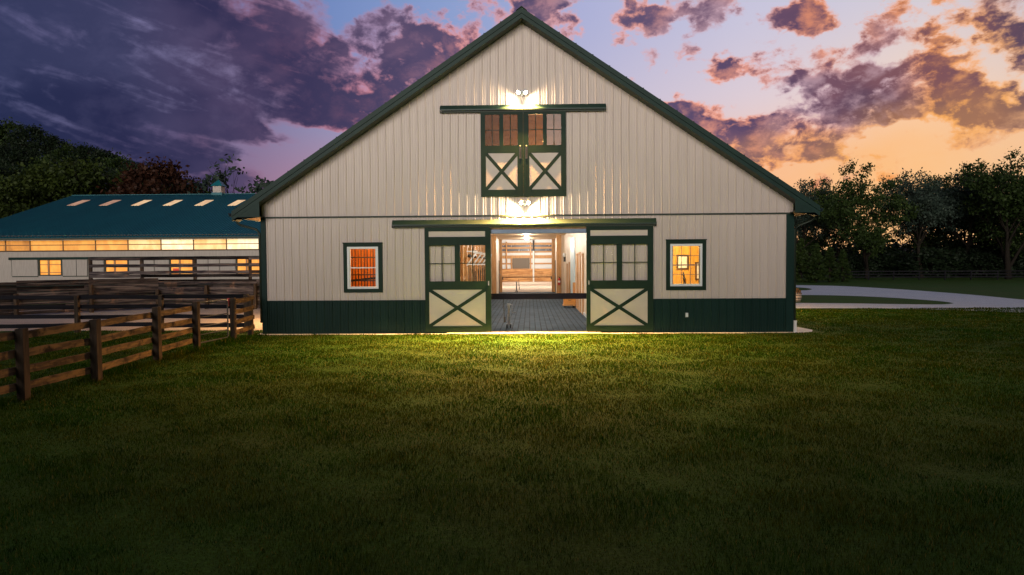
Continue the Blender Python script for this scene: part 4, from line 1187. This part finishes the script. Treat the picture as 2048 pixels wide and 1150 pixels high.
# closing walls each side of the lit bay
b = MB(); b.box(-14.1, -14, YE + .8, AY1, 0, 6.4); b.box(AX1, AX1 + .1, YE + .6, AY1 + .1, 0, AE); b.box(XL, AL - .1, YE, YE + .1, 0, 6.4); b.box(AR + .1, AX1, YE, YE + .1, 0, 6.4); b.box(AL - .1, AR + .1, YE + .01, YE + .1, AC + .1, 6.4)
b.build('bay_wall', pale_wall, arena)

# ------------------------------------------------------------------ fences
def post(mbname, x, y, z0, z1, w, parent, mat, yaw=0.0):
    b = MB()
    j = [random.uniform(-.008, .008) for _ in range(8)]
    b.v = [(x - w / 2 + j[0], y - w / 2, z0), (x + w / 2, y - w / 2 + j[1], z0), (x + w / 2 + j[2], y + w / 2, z0), (x - w / 2, y + w / 2 + j[3], z0),
           (x - w / 2 + j[4], y - w / 2 + j[5], z1 - .01), (x + w / 2 + j[5], y - w / 2 + j[6], z1), (x + w / 2 + j[6], y + w / 2 + j[7], z1 + .008), (x - w / 2 + j[7], y + w / 2, z1)]
    b.f = [(0, 3, 2, 1), (4, 5, 6, 7), (0, 1, 5, 4), (1, 2, 6, 5), (2, 3, 7, 6), (3, 0, 4, 7)]; b.t = [.5] * 6; b.m = [0] * 6
    return b.build(mbname, mat, parent, bevel=.008)

def rail(p, q, h, th, parent, mat, n_=6, sag=.012):
    """a board from p to q, split along its length so that it bows a little"""
    p, q = Vector(p), Vector(q)
    d = (q - p); L = d.length; d.normalize(); s = Vector((-d.y, d.x, 0)).normalized() * (th / 2)
    b = MB(); ring = []
    j0 = random.uniform(-1, 1) * sag
    for k in range(n_ + 1):
        c_ = p + d * (L * k / n_)
        dz = -j0 * math.sin(math.pi * k / n_) + random.uniform(-.003, .003)
        hh = h / 2 + random.uniform(-.004, .004)
        ring.append([tuple(c_ - s + Vector((0, 0, dz - hh))), tuple(c_ + s + Vector((0, 0, dz - hh))), tuple(c_ + s + Vector((0, 0, dz + hh))), tuple(c_ - s + Vector((0, 0, dz + hh)))])
    b.v = [v for r in ring for v in r]
    for k in range(n_):
        for i in range(4):
            j = (i + 1) % 4; b.f.append((k * 4 + i, k * 4 + j, (k + 1) * 4 + j, (k + 1) * 4 + i))
    b.f += [(3, 2, 1, 0), tuple(n_ * 4 + i for i in range(4))]
    b.t = [random.random()] * len(b.f); b.m = [0] * len(b.f)
    return b.build('rail', mat, parent)

NP = [(-9.75, 7.9), (-9.85, 10.55), (-10.0, 13.13), (-9.95, 15.33), (-10.32, 18.56), (-10.53, 21.22)]
fn = thing('board_fence', 'brown weathered four board fence running from the near left edge to the pipe gate', 'fence', (-10, 15, 0), 'board fences by the barn')
for (x, y) in NP: post('post', x, y, -.1, 1.42 if y < 16 else 1.5, .17, fn, post_wood)
RZ = (.27, .60, .93, 1.29)
for (a, c_) in zip(NP[:-1], NP[1:]):
    for z in RZ: rail((a[0] - .105, a[1] - .02, z + random.uniform(-.025, .025)), (c_[0] - .105, c_[1] + .02 - .04, z + random.uniform(-.025, .025)), .155, .035, fn, fence_wood)
f2 = thing('board_fence', 'short brown board fence between the red tagged gate post and the barn corner', 'fence', (-10.3, 24.2, 0), 'board fences by the barn')
SP = [(-10.34, 23.44), (-10.46, 25.2)]
for (x, y) in SP: post('post', x, y, -.1, 1.5, .16, f2, post_wood)
for z in (.30, .66, 1.02, 1.38): rail((SP[0][0] + .1, SP[0][1] - .05, z), (SP[1][0] + .1, SP[1][1] + .1, z + .04), .16, .035, f2, fence_wood)
b = MB(); b.box(-10.50, -10.425, 23.33, 23.42, 1.22, 1.5); b.build('red_tag', red_tag, f2, bevel=.006)
# pipe gate
g = thing('pipe_gate', 'grey tubular pipe gate closed between the brown fence and the red tagged post', 'gate', (-10.47, 22.3, 0))
ga, gb_ = Vector((-10.56, 21.42, 0)), Vector((-10.44, 23.24, 0))
def gp(t_, z): v = ga.lerp(gb_, t_); return (v.x, v.y, z)
b = MB(); b.tube([gp(0, .2), gp(0, 1.40), gp(.04, 1.46), gp(.92, 1.46), gp(.985, 1.42), gp(1, 1.33), gp(1, .2), gp(.96, .16), gp(.04, .16), gp(0, .2)], .024, 8); b.build('frame', gate_grey, g, smooth=True)
b = MB()
for z in (.42, .68, .98): b.tube([gp(0, z), gp(1, z)], .02, 8)
b.build('cross_pipes', gate_grey, g, smooth=True)
b = MB(); b.tube([gp(-.06, 1.1), gp(0, 1.1)], .018, 6); b.tube([gp(-.06, .4), gp(0, .4)], .018, 6); b.build('hinge', black_metal, g)

# dark rail fence across the paddock front
f3 = thing('rail_fence', 'dark weathered rail fence along the front of the sand paddock', 'fence', (-16, 26.6, 0), 'rail fences round the sand paddock')
PX = [-28.3, -24.9, -21.4, -18.0, -14.62, -11.2]
for x in PX: post('post', x, 26.62, -.1, 1.48, .16, f3, post_wood)
for (a, c_) in zip(PX[:-1], PX[1:]):
    for z in (.28, .62, 1.03, 1.40): rail((a, 26.72, z + random.uniform(-.03, .03)), (c_, 26.72, z + random.uniform(-.03, .03)), .16, .04, f3, dark_rail)
# solid plank wall behind the sand
f4 = thing('plank_wall', 'solid wall of old grey and brown horizontal planks behind the sand paddock', 'fence', (-22, 41, 0))
seg = [((-29.0, 33.6), (-27.4, 35.7)), ((-27.4, 35.7), (-22.7, 41.1)), ((-22.7, 41.1), (-16.6, 41.0)), ((-16.6, 41.0), (-10.6, 41.0))]
for (a, c_) in seg:
    b = MB(); z = .06
    while z < 1.75:
        h = random.uniform(.13, .2)
        L = math.hypot(c_[0] - a[0], c_[1] - a[1]); cut = random.uniform(.3, .7)
        for (t0, t1) in ((0, cut), (cut + .002, 1)):
            p = (a[0] + (c_[0] - a[0]) * t0, a[1] + (c_[1] - a[1]) * t0 + random.uniform(-.015, .015), z + h / 2 + random.uniform(-.008, .008))
            q = (a[0] + (c_[0] - a[0]) * t1, a[1] + (c_[1] - a[1]) * t1 + random.uniform(-.015, .015), z + h / 2 + random.uniform(-.008, .008))
            b.bar(p, q, .045, h - random.uniform(.008, .02), tone=random.random())
        z += h
    b.build('plank_panel', old_wood, f4)
for (x, y) in ((-28.9, 33.4), (-27.3, 35.5), (-25.0, 38.2), (-22.6, 40.8), (-19.6, 40.8), (-16.6, 40.75), (-13.5, 40.8)): post('post', x, y, -.1, 1.5 + random.uniform(-.3, .2), .17, f4, post_wood)
# tall open rail fence behind the plank wall
f5 = thing('rail_fence', 'tall grey open rail fence standing behind the plank wall', 'fence', (-20, 43, 0), 'rail fences round the sand paddock')
TX = [at(px, 540, 43.0)[0] for px in (181, 284, 390, 500, 612)]
for x in TX: post('post', x, 43.0, -.1, 3.22, .17, f5, post_wood)
tz = [at(340, y, 43.0)[1] for y in (516.5, 531, 545)]
for (a, c_) in zip(TX[:-1], TX[1:]):
    for z in tz: rail((a, 42.88, z + random.uniform(-.03, .03)), (c_, 42.88, z + random.uniform(-.03, .03)), .2, .045, f5, old_wood)
    for z in (.6, 1.1, 1.65, 2.0): rail((a, 42.88, z), (c_, 42.88, z), .2, .045, f5, old_wood)
# far field fence in front of the right trees
f6 = thing('field_fence', 'long dark post and rail fence far off below the right trees', 'fence', (60, 95, 0))
FP = [(38 + k * 3.2, 99 - k * .55) for k in range(15)]
for (x, y) in FP: post('post', x, y, -.1, 1.3, .13, f6, dark_rail)
for (a, c_) in zip(FP[:-1], FP[1:]):
    for z in (.4, .8, 1.2): rail((a[0], a[1] - .1, z), (c_[0], c_[1] - .1, z), .14, .04, f6, dark_rail, n_=2)

# barrel planter by the drive
bx, by = 17.66, 45.8
t = thing('barrel_planter', 'pale wooden half barrel planter with dark hoops and rusty brown planting', 'planter', (bx, by, 0))
b = MB(); b.lathe((bx, by, 0), [(.27, 0), (.33, .2), (.345, .32), (.33, .45), (.3, .58), (.27, .58), (.27, .5)], 20); b.build('barrel', stave, t, smooth=False)
for z, r in ((.06, .292), (.22, .34), (.42, .341), (.54, .315)):
    b = MB(); b.lathe((bx, by, z), [(r, -.025), (r + .004, 0), (r, .025)], 20); b.build('hoop', hoop, t)
vs = []; fs = []; lt = []; tn = []
for k in range(420):
    c_ = rng.normal(0, 1, 3); c_ /= np.linalg.norm(c_); c_ *= rng.uniform(.12, .32) * np.array([1, 1, 1.1]); c_[2] = abs(c_[2]) + .5
    u_ = rng.normal(0, 1, 3); u_ /= np.linalg.norm(u_); v_ = np.cross(u_, rng.normal(0, 1, 3)); v_ /= np.linalg.norm(v_)
    s_ = .05
    for q in ((-1, -1), (1, -1), (1, 1), (-1, 1)): vs.append(c_ + u_ * s_ * q[0] + v_ * s_ * q[1])
    fs += [4 * k, 4 * k + 1, 4 * k + 2, 4 * k + 3]; lt.append(4); tn.append(rng.random())
np_mesh('planting', vs, fs, lt, terracotta, t, tn)

# ------------------------------------------------------------------ trees
def leaf_cloud(centres, radii, per, size, flat=.7):
    """quads scattered in clumps; returns verts, flat faces, loop totals, tone"""
    n_ = len(centres)
    cen = np.repeat(np.asarray(centres), per, axis=0)
    rr = np.repeat(np.asarray(radii), per)[:, None]
    tot = n_ * per
    off = rng.normal(0, .48, (tot, 3)) * rr * np.array([1, 1, flat])
    P = cen + off
    a = rng.normal(0, 1, (tot, 3)); a /= np.linalg.norm(a, axis=1)[:, None]
    b_ = np.cross(a, rng.normal(0, 1, (tot, 3))); b_ /= np.linalg.norm(b_, axis=1)[:, None]
    s_ = (size * rng.uniform(.6, 1.35, tot))[:, None]
    V = np.stack([P - a * s_, P - b_ * s_ * .55, P + a * s_, P + b_ * s_ * .55], axis=1).reshape(-1, 3)
    F = np.arange(tot * 4)
    ct = np.repeat(rng.random(n_), per)
    tone = np.clip(ct * .6 + rng.random(tot) * .4, 0, 1)
    return V, F, np.full(tot, 4), tone

def branch_tree(seed, height, fork, spread, levels=4, nchild=(4, 4, 4), lean=.0, droop=.0):
    """limbs as tubes; returns the limb builder and the tips"""
    R_ = random.Random(seed)
    b = MB(); tips = []
    def grow(p, d, L, r, lv):
        n_ = 4
        pts = [p]; rs = [r]
        dd = d.copy()
        for k in range(n_):
            dd = (dd + Vector((R_.uniform(-1, 1), R_.uniform(-1, 1), R_.uniform(-.5, .9 - droop))) * (.10 + .05 * lv)).normalized()
            pts.append(pts[-1] + dd * (L / n_)); rs.append(r * (1 - .55 * (k + 1) / n_))
        b.tube(pts, rs, 6 if lv < 2 else 4, cap=False)
        if lv >= levels - 1:
            tips.append((pts[-1], L)); tips.append((pts[-2], L * .8))
            return
        if lv == levels - 2: tips.append((pts[2], L)); tips.append((pts[3], L))
        nc = nchild[min(lv, len(nchild) - 1)]
        a0 = R_.uniform(0, 6.28)
        for i in range(nc):
            a = a0 + 6.283 * i / nc + R_.uniform(-.5, .5)
            out = R_.uniform(.55, 1.0) * spread
            nd = (dd + (Vector((math.cos(a), math.sin(a), 0)) * out)).normalized()
            k = R_.choice([2, 3, 4, 4]) if lv else R_.choice([1, 2, 3, 3, 4])
            grow(pts[k], nd, L * R_.uniform(.58, .82), rs[k] * R_.uniform(.6, .8), lv + 1)
        if lv < 2: grow(pts[-1], (dd + Vector((R_.uniform(-.3, .3), R_.uniform(-.3, .3), .4))).normalized(), L * R_.uniform(.6, .8), rs[-1] * .9, lv + 1)
    grow(Vector((0, 0, -.2)), Vector((R_.uniform(-.05, .05) + lean, R_.uniform(-.05, .05), 1)).normalized(), fork, height * .018 + .06, 0)
    top = max(t_[0].z for t_ in tips)
    k = height / (top + .6)
    b.v = [(x * k, y * k, z * k if z > 0 else z) for (x, y, z) in b.v]
    return b, [(t_[0] * k, t_[1]) for t_ in tips]

def make_tree(name, seed, height, fork, spread, leafmat, per, lsize, crad, label, cat='tree', group=None, levels=4, nchild=(4, 4, 4), flat=.7, loc=(0, 0, 0), keep=1.0, droop=0.0):
    t = thing(name, label, cat, (0, 0, 0), group)
    b, tips = branch_tree(seed, height, fork, spread, levels, nchild, droop=droop)
    b.build('trunk', bark, t, smooth=True)
    tips = [q for q in tips if rng.random() < keep]
    V, F, L, T = leaf_cloud([q[0] for q in tips], [crad * rng.uniform(.7, 1.3) for _ in tips], per, lsize, flat)
    np_mesh('crown', V, F, L, leafmat, t, T)
    t.location = loc
    return t

def dense_tree(name, seed, height, width, leafmat, label, group=None, nclump=150, per=34, lsize=.3, low=.12, cone=False, cat='tree'):
    r_ = np.random.default_rng(seed)
    t = thing(name, label, cat, (0, 0, 0), group)
    b = MB(); b.tube([(0, 0, -.3), (.05, 0, height * .3), (0, .08, height * .85)], [height * .022 + .05, height * .016 + .03, .03], 7)
    for k in range(9):
        a = r_.uniform(0, 6.28); z = height * r_.uniform(.2, .7); L = width * .4
        b.tube([(0, 0, z), (math.cos(a) * L * .5, math.sin(a) * L * .5, z + L * .35), (math.cos(a) * L, math.sin(a) * L, z + L * .6)], [.09, .06, .02], 5, cap=False)
    b.build('trunk', bark, t, smooth=True)
    cs = []; rs = []
    lob = [(r_.uniform(0, 6.28), r_.uniform(.1, .9), r_.uniform(.72, 1.12)) for _ in range(9)]
    while len(cs) < nclump:
        h = r_.random()
        a = r_.uniform(0, 6.28)
        if cone: prof = max(.03, (1 - h) ** .75 * (.9 if h > .06 else .7))
        else: prof = math.sin(math.pi * min(1, (.10 + .90 * h)) ** 1.15) ** .62
        k = 1.0
        for (la, lh, lk) in lob:
            w_ = math.exp(-((math.atan2(math.sin(a - la), math.cos(a - la))) / .7) ** 2 - ((h - lh) / .22) ** 2); k *= 1 + (lk - 1) * w_
        rr = width / 2 * prof * k * (r_.uniform(.35, 1) ** .5)
        cs.append((math.cos(a) * rr, math.sin(a) * rr, height * (low + (1 - low) * h * (.96 + .08 * k - .04))))
        rs.append((.5 if cone else .95) * r_.uniform(.6, 1.3) * max(.5, width / 8))
    V, F, L, T = leaf_cloud(cs, rs, per, lsize, .75)
    np_mesh('crown', V, F, L, leafmat, t, T)
    return t

def place(t, px, Y, top_py, h0, rz=None, sink=0.0, zbase=0.0, wide=1.0):
    """stand a tree of native height h0 at bearing px and distance Y so that its top meets elevation top_py"""
    x, zt_ = at(px, top_py, Y)
    k = (zt_ - zbase + sink) / h0
    t.location = (x, Y, zbase - sink)
    t.scale = (k * wide, k * wide, k)
    t.rotation_euler = (0, 0, random.uniform(0, 6.28) if rz is None else rz)
    return t

def hill_z(x, y):
    # wooded rise behind and left of the arena
    dx = max(0.0, min(1.0, (-38 - x) / 85.0)); dy = max(0.0, min(1.0, (y - 92) / 70.0))
    s1 = dx * dx * (3 - 2 * dx); s2 = dy * dy * (3 - 2 * dy)
    return 22.0 * s1 * s2

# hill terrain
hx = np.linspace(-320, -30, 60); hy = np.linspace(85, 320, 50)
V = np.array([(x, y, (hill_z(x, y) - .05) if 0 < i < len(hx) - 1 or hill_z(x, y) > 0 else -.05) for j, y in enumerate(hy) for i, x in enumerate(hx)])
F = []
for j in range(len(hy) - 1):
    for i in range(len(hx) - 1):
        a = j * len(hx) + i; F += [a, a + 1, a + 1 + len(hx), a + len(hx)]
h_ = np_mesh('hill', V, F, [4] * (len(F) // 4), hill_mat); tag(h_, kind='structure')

HILL = 'dark broadleaf tree in the wood on the hillside behind the arena'
hg = 'trees of the hillside wood'
pr1 = dense_tree('hillside_tree', 3, 14, 11, leaf_dark, HILL, hg, nclump=170, per=60, lsize=.24)
pr2 = dense_tree('hillside_tree', 5, 14, 12, leaf_dark, HILL, hg, nclump=170, per=60, lsize=.24)
pr3 = dense_tree('hillside_tree', 9, 14, 10, leaf_green, HILL, hg, nclump=160, per=60, lsize=.24)
used = set()
def put(proto, *a, **k):
    if proto.name in used: o = copy_tree(proto)
    else: o = proto; used.add(proto.name)
    place(o, *a, **k)
    return o
sky_line = [(-90, 238), (-30, 240), (20, 246), (62, 256), (105, 278), (140, 291), (172, 296), (208, 308), (242, 318), (276, 332)]
for i, (px, py) in enumerate(sky_line):
    Y = 168 - i * 4 + random.uniform(-4, 4)
    x, _ = at(px, py, Y)
    put((pr1, pr2, pr3)[i % 3], px, Y, py + random.uniform(-3, 3), 14, zbase=hill_z(x, Y) - .5)
for (px, py, Y) in ((-60, 285, 140), (0, 290, 138), (45, 300, 136), (90, 318, 132), (130, 330, 130), (180, 330, 128), (228, 342, 126), (20, 335, 122), (70, 350, 120), (255, 345, 124), (-30, 330, 120), (300, 350, 128), (240, 365, 116), (330, 362, 120), (365, 372, 122), (120, 355, 116), (170, 350, 112), (395, 380, 112), (430, 384, 110)):
    x, _ = at(px, py, Y)
    put((pr1, pr2, pr3)[random.randrange(3)], px, Y, py + random.uniform(-4, 4), 14, zbase=hill_z(x, Y) - .3)
# paler olive trees left of the arena roof, a red-leaved one, thin ones behind the cupola
ol = dense_tree('olive_tree', 21, 12, 12, leaf_olive, 'broad olive green tree behind the left end of the arena roof', None, nclump=190, per=60, lsize=.22)
place(ol, 160, 104, 334, 12, wide=1.0)
o2 = copy_tree(ol); place(o2, 80, 102, 348, 12, wide=.9); tag(o2, 'smaller olive green tree left of the broad one, by the arena gable')
o3 = copy_tree(ol); place(o3, 14, 95, 370, 12, wide=.9); tag(o3, 'olive green tree at the left picture edge above the arena eave')
rd = dense_tree('red_leaved_tree', 31, 11, 10, leaf_red, 'reddish brown autumn tree behind the arena ridge', None, nclump=170, per=60, lsize=.21)
place(rd, 312, 106, 332, 11, wide=.92)
th = make_tree('thin_tree', 41, 12, 4.2, .55, leaf_teal, 9, .26, .75, 'tall thin sparse tree rising behind the arena cupola', levels=4, nchild=(2, 3, 3), keep=.4)
place(th, 476, 108, 304, 12, rz=.6)
t2 = make_tree('thin_tree', 43, 10, 3.2, .9, leaf_teal, 12, .26, .8, 'low sparse tree behind the arena ridge left of the cupola', levels=4, nchild=(3, 3, 3), keep=.45)
place(t2, 392, 108, 343, 10, rz=2.0)
t3 = copy_tree(t2); place(t3, 528, 110, 343, 10, rz=4.0); tag(t3, 'sparse tree showing between the cupola and the barn eave')

# right hand trees beyond the drive
r1 = make_tree('walnut_tree', 51, 17, 6.0, 1.15, leaf_green, 36, .20, 1.05, 'tall spreading tree with open limbs, second from the barn eave', levels=4, nchild=(6, 4, 4))
place(r1, 1738, 104, 318, 17, rz=1.0, wide=.95)
r2 = make_tree('walnut_tree', 57, 17, 5.5, 1.05, leaf_teal, 34, .20, 1.05, 'grey green tree with forked trunk right of the tall spreading tree', levels=4, nchild=(6, 4, 4))
place(r2, 1846, 106, 332, 17, rz=.3, wide=.8)
r3 = make_tree('walnut_tree', 63, 17, 5.0, 1.1, leaf_green, 38, .20, 1.1, 'tallest tree at the right picture edge', levels=4, nchild=(6, 4, 4))
place(r3, 2022, 98, 298, 17, rz=2.1, wide=.95)
for (src, px, Y, py, rz, lb, wd) in ((r2, 1930, 110, 338, 2.4, 'dense dark tree between the forked tree and the right edge tree', .95), (r1, 1622, 118, 352, 3.9, 'tree top just showing beside the right barn eave', .8),
                                     (r3, 1885, 118, 345, 4.2, 'tree standing behind the forked grey green tree', .9), (r1, 2110, 100, 300, 2.6, 'tree beyond the right picture edge', 1.0),
                                     (r2, 1598, 112, 358, 2.9, 'full grey green tree half hidden by the right barn eave', .8), (r3, 1662, 124, 372, .5, 'tree standing behind and left of the spreading tree', .8),
                                     (r2, 1975, 116, 332, 1.1, 'slim tree close behind the right edge tree', .8)):
    o = copy_tree(src); place(o, px, Y, py, 17, rz=rz, wide=wd); tag(o, lb)
bt = dense_tree('bushy_tree', 91, 12, 11, leaf_dark, 'bushy dark tree low between the forked tree and the right edge tree', None, nclump=130, per=32, lsize=.28, low=.06)
place(bt, 1930, 116, 400, 12)
for (px, Y, py, lb) in ((1892, 120, 384, 'bushy dark tree under the dense dark tree'), (1966, 119, 398, 'bushy dark tree left of the right edge tree'), (2060, 116, 380, 'bushy dark tree beyond the right edge')):
    o = copy_tree(bt); place(o, px, Y, py, 12, wide=1.05); tag(o, lb)
# evergreen row
eg = 'conical evergreens along the far side of the drive'
ev = dense_tree('arborvitae', 71, 6, 3.0, leaf_green, 'dark conical evergreen beside the barn wall, first of the row', eg, nclump=150, per=30, lsize=.16, low=.02, cone=True)
place(ev, 1602, 88, 478, 6, wide=1.15)
for (px, py, lb) in ((1632, 488, 'second conical evergreen from the barn wall'), (1660, 494, 'third conical evergreen from the barn wall'), (1686, 500, 'last conical evergreen of the row, next to the field fence')):
    o = copy_tree(ev); place(o, px, 88 + random.uniform(-2, 2), py, 6, wide=1.25); tag(o, lb)
# undergrowth bushes that close the view under the crowns
ub = dense_tree('undergrowth_bush', 81, 5, 7, leaf_dark, 'dark bush in the undergrowth below the right trees', 'bushes under the right trees', nclump=110, per=34, lsize=.26, low=.0, cat='bush')
place(ub, 1700, 108, 512, 5)
for i in range(17):
    o = copy_tree(ub); place(o, 1712 + i * 24 + random.uniform(-8, 8), 112 + random.uniform(-6, 8), random.uniform(492, 528), 5, wide=1.25)
# a far-off wood closing the horizon
def far_wood(name, x0, x1, y, h, n_):
    cs = np.stack([rng.uniform(x0, x1, n_), y + rng.uniform(-9, 9, n_), rng.uniform(0, h, n_) * rng.uniform(.6, 1, n_)], axis=1)
    V, F, L, T = leaf_cloud(cs, np.full(n_, 2.2), 12, .7, .8)
    o = np_mesh(name, V, F, L, leaf_dark, None, T); tag(o, kind='stuff'); return o
far_wood('far_wood', 15, 190, 150, 6.5, 2200)
far_wood('far_wood.001', -260, -20, 205, 14, 1800)

# unseen wood added behind the viewpoint to shade the near lawn
def shade_wood():
    n_ = 2600
    cs = np.stack([rng.uniform(-75, 75, n_), rng.uniform(-19, -13, n_), rng.uniform(0, 8.5, n_)], axis=1)
    cs[:, 2] *= .8 + .2 * np.sin(cs[:, 0] * .35) * np.sin(cs[:, 0] * .11 + 1)
    V, F, L, T = leaf_cloud(cs, np.full(n_, 1.5), 16, .45, .8)
    tag(np_mesh('added_shade_wood', V, F, L, leaf_dark, None, T), kind='stuff')
shade_wood()

# ------------------------------------------------------------------ grass
def grass_field():
    Ps = []
    def add(x0, x1, y0, y1, dens):
        n_ = int((x1 - x0) * (y1 - y0) * dens)
        Ps.append(np.stack([rng.uniform(x0, x1, n_), rng.uniform(y0, y1, n_)], axis=1))
    y = 4.6
    while y < 25.4:
        y1 = y + .8 if y < 10 else y + 1.6
        hw = .80 * y1 + 6.5
        dens = 2300 * (6.0 / max(y, 6.0)) ** 1.15
        add(-hw, hw, y, min(y1, 25.45), dens); y = y1
    add(-21, -10.4, 25.4, 27.3, 260)
    add(10.9, 31, 25.3, 38.4, 330)
    P = np.concatenate(Ps)
    x, y = P[:, 0], P[:, 1]
    keep = ~((x > XL - .15) & (x < XR + .1) & (y > YW - .40 - .06 * np.sin(x * 1.9))) & ~((x > 9.6) & (x < 10.75) & (y > YW - .25)) & ~((x > -3.2) & (x < 2.66) & (y > YW - .47))
    P = P[keep]; x, y = P[:, 0], P[:, 1]
    n_ = len(P)
    # soft clumping
    cl = (np.sin(x * 3.1 + 1.7 * np.sin(y * 2.3)) + np.sin(y * 3.7 + 1.3 * np.sin(x * 1.9 + .7)) + np.sin((x + y) * 6.3) * .5) / 2.5
    big = np.sin(x * .9 + 2.1 * np.sin(y * .7 + .4)) * np.sin(y * 1.1 + 1.9 * np.sin(x * .6 + 1.0))
    h = .045 * (1 + .45 * cl + .35 * big) * rng.uniform(.5, 1.4, n_)
    w_ = np.maximum(.0038, .00066 * y) * rng.uniform(.7, 1.3, n_)
    # longer tufts along the fence
    nf = np.exp(-((x + 10.15) / .28) ** 2) * (y < 26); h *= 1 + 3.2 * nf * rng.random(n_)
    a = rng.uniform(0, 2 * np.pi, n_); la = rng.uniform(0, 2 * np.pi, n_); ln = rng.uniform(.15, .85, n_) * h
    dx, dy = np.cos(a) * w_ / 2, np.sin(a) * w_ / 2
    lx, ly = np.cos(la) * ln, np.sin(la) * ln
    V = np.zeros((n_, 5, 3), dtype=np.float32)
    V[:, 0] = np.stack([x - dx, y - dy, np.zeros(n_)], 1); V[:, 1] = np.stack([x + dx, y + dy, np.zeros(n_)], 1)
    V[:, 2] = np.stack([x + dx * .75 + lx * .35, y + dy * .75 + ly * .35, h * .6], 1); V[:, 3] = np.stack([x - dx * .75 + lx * .35, y - dy * .75 + ly * .35, h * .6], 1)
    V[:, 4] = np.stack([x + lx, y + ly, h], 1)
    base = (np.arange(n_) * 5)[:, None]
    F = np.concatenate([base + np.array([0, 1, 2, 3]), base + np.array([3, 2, 4])], axis=1).ravel()
    L = np.tile(np.array([4, 3]), n_)
    T = np.repeat(np.clip(rng.random(n_) * .86 + .04 * (rng.random(n_) > .5), 0, 1) + (rng.random(n_) > .965) * 1.0, 2)
    o = np_mesh('grass', V.reshape(-1, 3), F, L, grass_mat, None, np.clip(T, 0, 1))
    tag(o, 'mown lawn grass in front of the barn', 'grass', kind='stuff')
    print('grass blades', n_)
grass_field()
